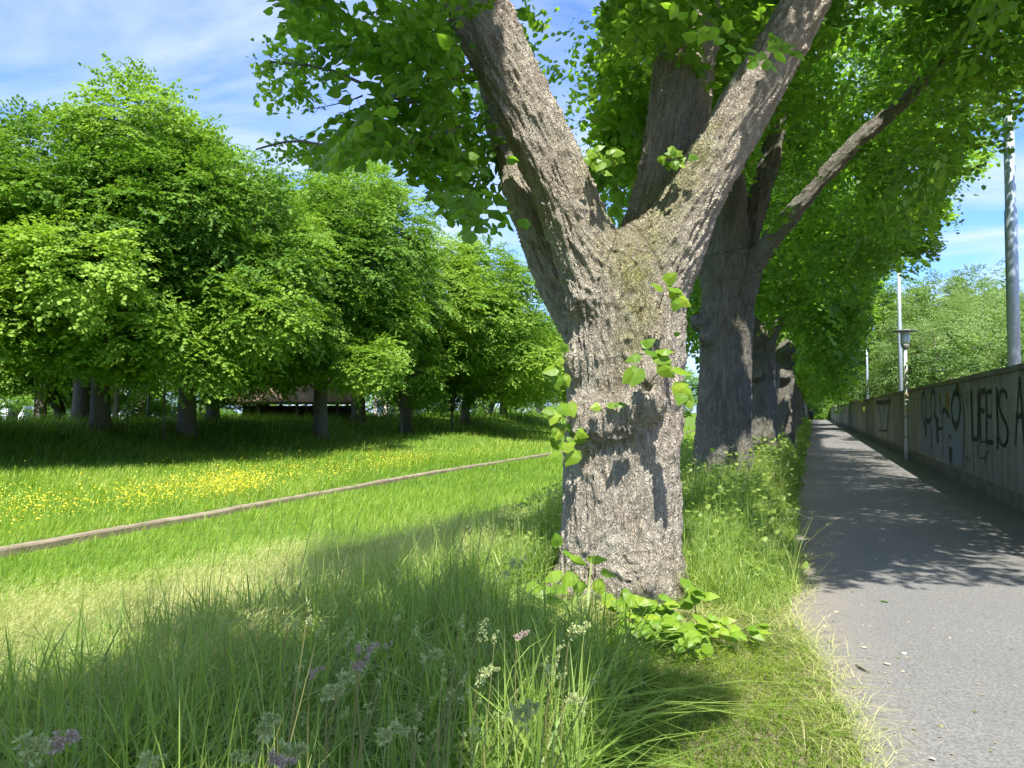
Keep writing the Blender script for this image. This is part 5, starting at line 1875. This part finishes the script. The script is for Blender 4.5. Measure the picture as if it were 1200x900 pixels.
# pale seeding grass along the edge of the slope
mb = MB()
BAND = [(-200, 720), (0, 700), (150, 690), (260, 650), (380, 632), (500, 600), (640, 575), (655, 600), (540, 640), (430, 690), (300, 760), (180, 830), (0, 850), (-200, 880)]
XY, d = scatter(120000, 3.0, 11, -42, 20, pw=0.2)
k = on_land(XY)
XY, d = XY[k], d[k]
G, tr, verge, tall, dd = zone(XY)
px, py, dd = proj(G + [0, 0, .25])
k = in_poly(px + RS.normal(0, 14, len(px)), py + RS.normal(0, 10, len(px)), BAND) & ~tr & ~verge
G = G[k]
pat = fbm(v3(G[:, 0] / 1.1, G[:, 1] / 1.1), 89, 3)
k = rnd(len(G)) < .55 + .7 * pat
G, pat = G[k], pat[k]
n = len(G)
az = RS.normal(.3, .5, n)
ln = rnd(n, .35, 1.0)
h = rnd(n, .36, .62)
blades(mb, G, h, .0022 * rnd(n, .7, 1.3), az, ln, RS.normal(.38, .2, n), 3)
# airy panicles at the tips
tip = G + np.stack([np.cos(az) * h * ln * .8, np.sin(az) * h * ln * .8, h * (1 - .40 * ln)], 1) * .93
for _ in range(5):
    blades(mb, tip + RS.normal(0, .022, (n, 3)), rnd(n, .02, .055), .0032 * rnd(n, .7, 1.5), az + RS.normal(0, .9, n), rnd(n, .4, 1.6), RS.normal(.6, .25, n), 1)
tag(mb.build('seeding_grass', M['dry'], smooth=False), 'pale straw coloured seeding grass on the sunlit slope', 'grass', kind='stuff')

# lush verge between the further lindens
mb = MB()
vg = MB()
for n, y0, y1, wv_, s_ in ((46000, 7.0, 16, .0075, 3), (30000, 16, 34, .014, 2), (16000, 34, 110, .035, 1)):
    Y = y0 + (y1 - y0) * rnd(n) ** 1.3
    X = rnd(n, -4.2, .05)
    XY = np.stack([X, Y], 1)
    k = on_land(XY)
    X, Y = X[k], Y[k]
    G = np.stack([X, Y, ground(X, Y)], 1)
    pat = fbm(v3(X / 1.0, Y / 1.0), 91, 3)
    e = np.clip((path_edge(Y) - X) / .55, .12, 1) * np.clip((X + 4.3) / 1.4, .3, 1) * np.clip((Y - 6.2) / 3.2, .35, 1)
    h = (.86 + .18 * pat) * rnd(len(X), .45, 1.15) * e
    blades(mb, G, h, wv_ * rnd(len(X), .6, 1.5), rnd(len(X), 0, 6.28), np.abs(RS.normal(.35, .3, len(X))), .5 + .2 * pat + RS.normal(0, .17, len(X)), s_)
    # leafy herbs through the grass
    m_ = len(X) // 3
    j = RS.randint(0, len(X), m_)
    A = G[j] + np.stack([RS.normal(0, .04, m_), RS.normal(0, .04, m_), h[j] * rnd(m_, .35, 1.0)], 1)
    D_ = nrm(np.stack([RS.normal(0, 1, m_), RS.normal(0, 1, m_), rnd(m_, -.2, .8)], 1))
    leaves(vg, A, D_, np.stack([RS.normal(0, .4, m_), RS.normal(0, .4, m_), np.ones(m_)], 1), wv_ * rnd(m_, 5, 10), RS.normal(.45, .2, m_).clip(0, 1), False)
tag(mb.build('verge_grass', M['tall'], smooth=False), 'waist high grass on the verge between the further lindens and the path', 'grass', kind='stuff')
tag(vg.build('verge_herbs', M['tall'], smooth=False), 'leafy herbs growing through the waist high verge grass', 'herbs', kind='stuff')

# yellow flowers in the meadow
mb = MB()
YEL = [([(-80, 600), (60, 588), (150, 582), (240, 560), (330, 552), (440, 530), (520, 530), (500, 548), (420, 566), (330, 585), (230, 600), (140, 612), (40, 624), (-80, 634)], 1500),
       ([(150, 575), (250, 558), (330, 550), (440, 533), (510, 532), (490, 548), (400, 564), (300, 580), (200, 594), (140, 598)], 3000),
       ([(440, 548), (480, 530), (515, 536), (500, 550), (450, 556)], 900), ([(540, 532), (620, 520), (640, 526), (560, 540)], 300), ([(-100, 560), (300, 540), (500, 520), (200, 575), (-100, 600)], 500)]
for poly, n in YEL:
    xs, ys_ = [q[0] for q in poly], [q[1] for q in poly]
    px, py = rnd(n * 4, min(xs), max(xs)), rnd(n * 4, min(ys_), max(ys_))
    k = in_poly(px, py, poly)
    px, py = px[k], py[k]
    cl = fbm(v3(px / 70.0, py / 16.0), 93, 3)
    k = rnd(len(px)) < np.clip(.5 + 1.3 * cl, .03, 1)
    px, py = px[k][:n] + RS.normal(0, 16, min(n, k.sum())), py[k][:n] + RS.normal(0, 4.5, min(n, k.sum()))
    D = Fv + ((px - 600) / FPX)[:, None] * Rv + ((450 - py) / FPX)[:, None] * Uv
    t = np.full(len(px), 15.0)
    for _ in range(25):
        Qp = CAM + t[:, None] * D
        t += (Qp[:, 2] - ground(Qp[:, 0], Qp[:, 1]) - .36) / np.abs(D[:, 2]).clip(.03) * .5
        t = t.clip(6, 70)
    Qp = CAM + t[:, None] * D
    ok = (Qp[:, 0] < chan_x(Qp[:, 1]) - .4)
    Qp, t = Qp[ok], t[ok]
    for _ in range(4):
        m_ = len(Qp)
        leaves(mb, Qp + RS.normal(0, .12, (m_, 3)), RS.normal(0, 1, (m_, 3)) * [1, 1, .4], np.tile([0, 0, 1.0], (m_, 1)) + RS.normal(0, .5, (m_, 3)), .026 * rnd(m_, .6, 1.5), RS.normal(.5, .25, m_).clip(0, 1), False)
tag(mb.build('yellow_flowers', M['flower_yellow'], smooth=False), 'yellow flowers scattered in drifts beyond the stone border', 'flowers', kind='stuff')

# ------------------------------------------------------------------ flowering grass stalks
PINK, GREEN = M['seed_pink'], M['seed_green']


def seed_head(mb, c, axis, L, W, dens=1.0):
    """one-sided tufts of spikelets along the tip of a cocksfoot stem"""
    axis = nrm(np.array(axis, float))
    ref = nrm(np.cross(axis, [0.3, 1, .1]))
    r2 = np.cross(axis, ref)
    nt = max(3, int(6 * dens))
    for k in range(nt):
        u = k / (nt - 1)
        a = rnd(1, 0, 6.28)[0]
        off = (ref * math.cos(a) + r2 * math.sin(a)) * W * (.9 - .75 * u) * rnd(1, .5, 1)[0]
        cc = np.array(c) + axis * L * u + off
        rr = W * (.62 - .30 * u) * rnd(1, .8, 1.2)[0]
        m_ = int(64 * dens)
        dd = nrm(RS.normal(0, 1, (m_, 3)) + axis * .7)
        pp = cc + dd * rr * rnd((m_), .15, .9)[:, None] * np.array([1, 1, 1.2])
        leaves(mb, pp, dd + axis * .6, RS.normal(0, 1, (m_, 3)), rr * rnd(m_, .35, .6), RS.normal(.5, .2, m_).clip(0, 1), False)


def stalk(px, py, d, kind, L, W, label=None, group='flowering grass stalks in the foreground', tiltx=0.0):
    top = P(px, py, d)
    gx_, gy_ = top[0] - tiltx * .3, top[1] + .05
    b = np.array([gx_, gy_, float(ground(gx_, gy_))])
    o = empty('grass_stalk', b)
    mid = (b + top) / 2 + [-.02 - tiltx * .12, .02, .05]
    c_ = densify(np.array([np.append(b, .0028), np.append(mid, .0024), np.append(top, .0014)]), 8)
    MB().tube(c_[:, :3], c_[:, 3], 5).build('stem', M['shoot_stem'], o, smooth=True, attr=False)
    ax = nrm(c_[-1, :3] - c_[-2, :3] + np.array([tiltx * .5 + .15, 0, 0]))
    mb = MB()
    seed_head(mb, top, ax, L, W)
    mb.build('seed_head', PINK if kind == 'pink' else GREEN, o)
    lf = MB()
    blades(lf, np.repeat(c_[2:4, :3], 1, 0), np.array([.26, .3]), np.array([.006, .006]), rnd(2, 0, 6.28), np.array([.6, .8]), np.array([.4, .5]), 3)
    lf.build('blade', M['tall'], o)
    if label:
        tag(o, label, 'grass stalk', group)
    return o


S_ = [
    (60, 880, 1.35, 'pink', .075, .022, 0, 'large purple grass flower head at the lower left corner'),
    (30, 880, 1.25, 'green', .05, .024, .1, 'pale green grass head leaning at the lower left frame edge'),
    (162, 898, 1.25, 'green', .06, .018, .05, 'narrow yellow green grass head at the bottom edge, first right of the purple one'),
    (303, 850, 1.5, 'green', .05, .024, .1, 'plump yellow green grass head nearly midway along the lower left'),
    (316, 895, 1.4, 'pink', .055, .016, .2, 'purple brown grass head at the bottom edge below the plump yellow one'),
    (338, 882, 1.45, 'green', .04, .022, .2, 'yellow green grass head right of the purple brown one at the bottom edge'),
    (281, 893, 1.5, 'green', .06, .016, 0, 'grey green slender grass head left of the purple brown one at the bottom edge'),
    (362, 788, 2.3, 'pink', .06, .015, .05, 'small rosy grass head on a leaning stem left of the tall pink one'),
    (421, 765, 1.9, 'pink', .10, .017, .12, 'tall pink grass flower head, the most upright of the foreground'),
    (416, 784, 1.9, 'pink', .05, .018, -.1, 'pink grass tuft just below the tall pink head'),
    (383, 806, 1.8, 'green', .08, .030, .05, 'broad grey green grass head left of the pink tuft'),
    (452, 862, 1.7, 'green', .06, .026, .1, 'pale grass head low in the foreground below the pink tuft'),
    (497, 770, 2.2, 'green', .06, .024, .15, 'pale green grass head right of the tall pink one'),
    (560, 790, 2.3, 'green', .07, .024, .1, 'grey green grass head midway between the pink head and the suckers'),
    (592, 668, 3.0, 'green', .10, .026, 0, 'tall grey green grass head standing up left of the trunk foot'),
    (605, 830, 2.0, 'green', .06, .030, .15, 'pale tufted grass head below the lit patch of grass'),
    (605, 745, 2.8, 'pink', .05, .018, 0, 'tiny rosy grass head in front of the lit grass'),
    (668, 738, 2.6, 'green', .07, .026, .1, 'grey green grass head in front of the straw patch'),
    (665, 820, 2.4, 'green', .06, .02, .2, 'small pale grass head at the right end of the foreground stalks'),
    (262, 732, 3.4, 'green', .10, .018, 0, 'dark slender grass head against the pale seeding grass'),
]
for px, py, d, kind, L, W, tl, lab in S_:
    stalk(px, py, d, kind, L, W, lab, tiltx=tl)
# the many smaller ones
mb = MB()
sm = MB()
hd = []
for _ in range(60):
    px, py = RS.uniform(330, 720), RS.uniform(730, 880)
    hd.append((px, py, RS.uniform(1.9, 3.2), .035, .016))
for _ in range(190):
    px, py = RS.uniform(800, 935), RS.uniform(500, 665)
    dd = np.interp(py, [500, 560, 665], [14, 11, 7.6]) * RS.uniform(.9, 1.1)
    if px < 953 - 30:
        hd.append((px, py, dd, .07, .020))
for _ in range(46):
    px, py = RS.uniform(890, 985), RS.uniform(600, 690)
    hd.append((px, py, RS.uniform(7.0, 8.2), .06, .018))
for _ in range(60):
    px, py = RS.uniform(240, 640), RS.uniform(560, 720)
    hd.append((px, py, RS.uniform(4.6, 7.0), .08, .012))
for px, py, d, L, W in hd:
    top = P(px, py, d)
    g0 = float(ground(top[0], top[1]))
    if top[2] < g0 + .15 or top[2] > g0 + 1.35:
        continue
    bx = top[0] - RS.uniform(-.05, .3)
    bx = min(bx, float(path_edge(top[1])) - .05)
    b = np.array([bx, top[1] + RS.uniform(-.1, .1), float(ground(bx, top[1]))])
    mid = (b + top) / 2 + [-.03, 0, .06]
    sm.tube([b, mid, top], [.0025, .0022, .0014], 4, cap=False)
    seed_head(mb, top, nrm(top - mid) + np.array([.2, 0, -.1]), L, W, .5)
tag(mb.build('grass_heads', GREEN), 'many small pale grass flower heads above the rank grass', 'grass', kind='stuff')
tag(sm.build('grass_stems', M['shoot_stem'], attr=False), 'thin stems of the small flowering grasses', 'grass', kind='stuff')

# ------------------------------------------------------------------ things lying on the path
M['leaf_fallen'] = plant_mat('fallen_leaf', (.05, .12, .02), (.30, .27, .14), (.55, .50, .38), .1, .6, .2)
for px, py, s, tn, lab in ((1040, 706, .09, 0.0, 'green leaf lying on the path by the small shadow'), (1015, 761, .05, .8, 'pale petal-like leaf on the path, upper of the near ones'), (1056, 766, .06, 1.0, 'whitish leaf scrap on the path right of the pale one'),
                           (1041, 780, .06, .8, 'buff curled leaf on the sunlit path'), (1092, 891, .04, 1.0, 'small white leaf scrap at the bottom edge of the path'), (983, 718, .07, .7, 'buff leaf near the grass tuft at the path edge'), (1033, 632, .08, .1, 'dark leaf on the shaded path'), (1077, 629, .08, .1, 'second dark leaf on the shaded path nearer the wall')):
    q = ground_hit(px, py, .02)
    e_ = np.array([q[0], q[1], .026])
    mb = MB()
    leaves(mb, np.array([e_]), np.array([[math.cos(px), math.sin(px), .1]]), np.array([[.1, .1, 1.0]]), s * .62, tn)
    o = mb.build('fallen_leaf', M['leaf_fallen'])
    tag(o, lab, 'leaf', 'leaves lying on the path')
for pts, lab in ((((1003, 781), (1012, 786), (1020, 791)), 'dark twig lying on the sunlit path'), (((915, 762), (922, 758), (928, 754)), 'short brown twig at the ragged path edge')):
    mb = MB()
    mb.tube([ground_hit(*q, .02) + np.array([0, 0, .008]) for q in pts], [.005, .006, .003], 6)
    tag(mb.build('twig', M['timber'], smooth=True, attr=False), lab, 'twig', 'twigs on the path')

# crumbs of litter on the asphalt
mb = MB()
n = 420
Y = rnd(n, 2.0, 14)
X = path_edge(Y) + np.abs(RS.normal(0, .55, n)) + .03
X = np.where(rnd(n) < .45, rnd(n, .1, 2.8), X)
A = np.stack([X, Y, np.full(n, .023)], 1)[X < 2.85]
n = len(A)
leaves(mb, A, np.stack([RS.normal(0, 1, n), RS.normal(0, 1, n), np.full(n, .05)], 1), np.tile([0, 0, 1.0], (n, 1)) + RS.normal(0, .25, (n, 3)), rnd(n, .008, .026), rnd(n, .1, 1.0), False)
tag(mb.build('path_litter', M['leaf_fallen']), 'crumbs of bud scales and leaf bits strewn on the path', 'litter', kind='stuff')

# ------------------------------------------------------------------ daylight
w = bpy.data.worlds.new('World')
sc.world = w
w.use_nodes = True
nt = w.node_tree
bg = nt.nodes['Background']
sky = nt.nodes.new('ShaderNodeTexSky')
sky.sky_type = 'NISHITA'
sky.sun_disc = False
EL = math.asin(SUN[2])
AZ = math.atan2(SUN[0], SUN[1])
sky.sun_elevation = EL
sky.sun_rotation = AZ % (2 * math.pi)
sky.air_density = 1.0
sky.dust_density = 0.6
sky.ozone_density = 2.0


def wn(t, **k):
    x = nt.nodes.new(t)
    for a, b in k.items():
        setattr(x, a, b)
    return x


tc = wn('ShaderNodeTexCoord')
sep = wn('ShaderNodeSeparateXYZ')
nt.links.new(tc.outputs['Generated'], sep.inputs[0])
zz = wn('ShaderNodeMath', operation='MAXIMUM')
nt.links.new(sep.outputs[2], zz.inputs[0])
zz.inputs[1].default_value = 0.03
ad = wn('ShaderNodeMath', operation='ADD')
nt.links.new(zz.outputs[0], ad.inputs[0])
ad.inputs[1].default_value = 0.12
dv = []
for k in (0, 1):
    d_ = wn('ShaderNodeMath', operation='DIVIDE')
    nt.links.new(sep.outputs[k], d_.inputs[0])
    nt.links.new(ad.outputs[0], d_.inputs[1])
    dv.append(d_)
cb = wn('ShaderNodeCombineXYZ')
nt.links.new(dv[0].outputs[0], cb.inputs[0])
nt.links.new(dv[1].outputs[0], cb.inputs[1])
mp = wn('ShaderNodeMapping')
nt.links.new(cb.outputs[0], mp.inputs['Vector'])
mp.inputs['Rotation'].default_value = (0, 0, math.radians(35))
mp.inputs['Scale'].default_value = (1.0, 1.7, 1)
mp.inputs['Location'].default_value = (0.4, 2.3, 0)
nz = wn('ShaderNodeTexNoise')
nt.links.new(mp.outputs[0], nz.inputs['Vector'])
nz.inputs['Scale'].default_value = 1.25
nz.inputs['Detail'].default_value = 7
nz.inputs['Roughness'].default_value = 0.56
nz.inputs['Distortion'].default_value = 0.5
rp = wn('ShaderNodeValToRGB')
nt.links.new(nz.outputs['Fac'], rp.inputs['Fac'])
rp.color_ramp.elements[0].position = 0.37
rp.color_ramp.elements[0].color = (0, 0, 0, 1)
rp.color_ramp.elements[1].position = 0.64
rp.color_ramp.elements[1].color = (.85, .85, .85, 1)
mx = wn('ShaderNodeMix', data_type='RGBA')
nt.links.new(rp.outputs['Color'], mx.inputs[0])
mx.inputs[7].default_value = (2.0, 2.3, 2.5, 1)
blue = wn('ShaderNodeMix', data_type='RGBA', blend_type='MULTIPLY')
blue.inputs[0].default_value = 1
nt.links.new(sky.outputs[0], blue.inputs[6])
blue.inputs[7].default_value = (.35, .48, .90, 1)
nt.links.new(blue.outputs[2], mx.inputs[6])
# extra brightness added to the unseen upper sky to lift light in the shade
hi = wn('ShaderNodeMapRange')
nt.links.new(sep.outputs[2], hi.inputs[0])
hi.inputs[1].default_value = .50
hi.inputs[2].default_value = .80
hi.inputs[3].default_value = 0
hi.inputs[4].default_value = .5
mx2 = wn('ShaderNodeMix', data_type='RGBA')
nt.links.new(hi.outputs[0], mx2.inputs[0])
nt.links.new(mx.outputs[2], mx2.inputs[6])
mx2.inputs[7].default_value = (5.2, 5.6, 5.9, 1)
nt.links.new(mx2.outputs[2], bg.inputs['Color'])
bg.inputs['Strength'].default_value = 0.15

sl = bpy.data.lights.new('sun', 'SUN')
sl.energy = 3.6
sl.angle = math.radians(0.5)
sl.color = (1.0, 0.95, 0.87)
so = bpy.data.objects.new('sun', sl)
C.objects.link(so)
so.location = (10, -20, 40)
so.rotation_euler = Vector(SUN).to_track_quat('Z', 'Y').to_euler()

sc.view_settings.view_transform = 'Standard'
sc.view_settings.look = 'None'
sc.view_settings.exposure = 1.6
sc.view_settings.gamma = 1.0
sc.view_settings.use_curve_mapping = False
sc.render.engine = 'CYCLES'
cy = sc.cycles
cy.max_bounces = 8
cy.diffuse_bounces = 5
cy.glossy_bounces = 2
cy.transmission_bounces = 4
cy.transparent_max_bounces = 4
cy.caustics_reflective = False
cy.caustics_refractive = False
cy.use_adaptive_sampling = True
cy.adaptive_threshold = 0.015
cy.use_denoising = True
cy.sample_clamp_indirect = 8
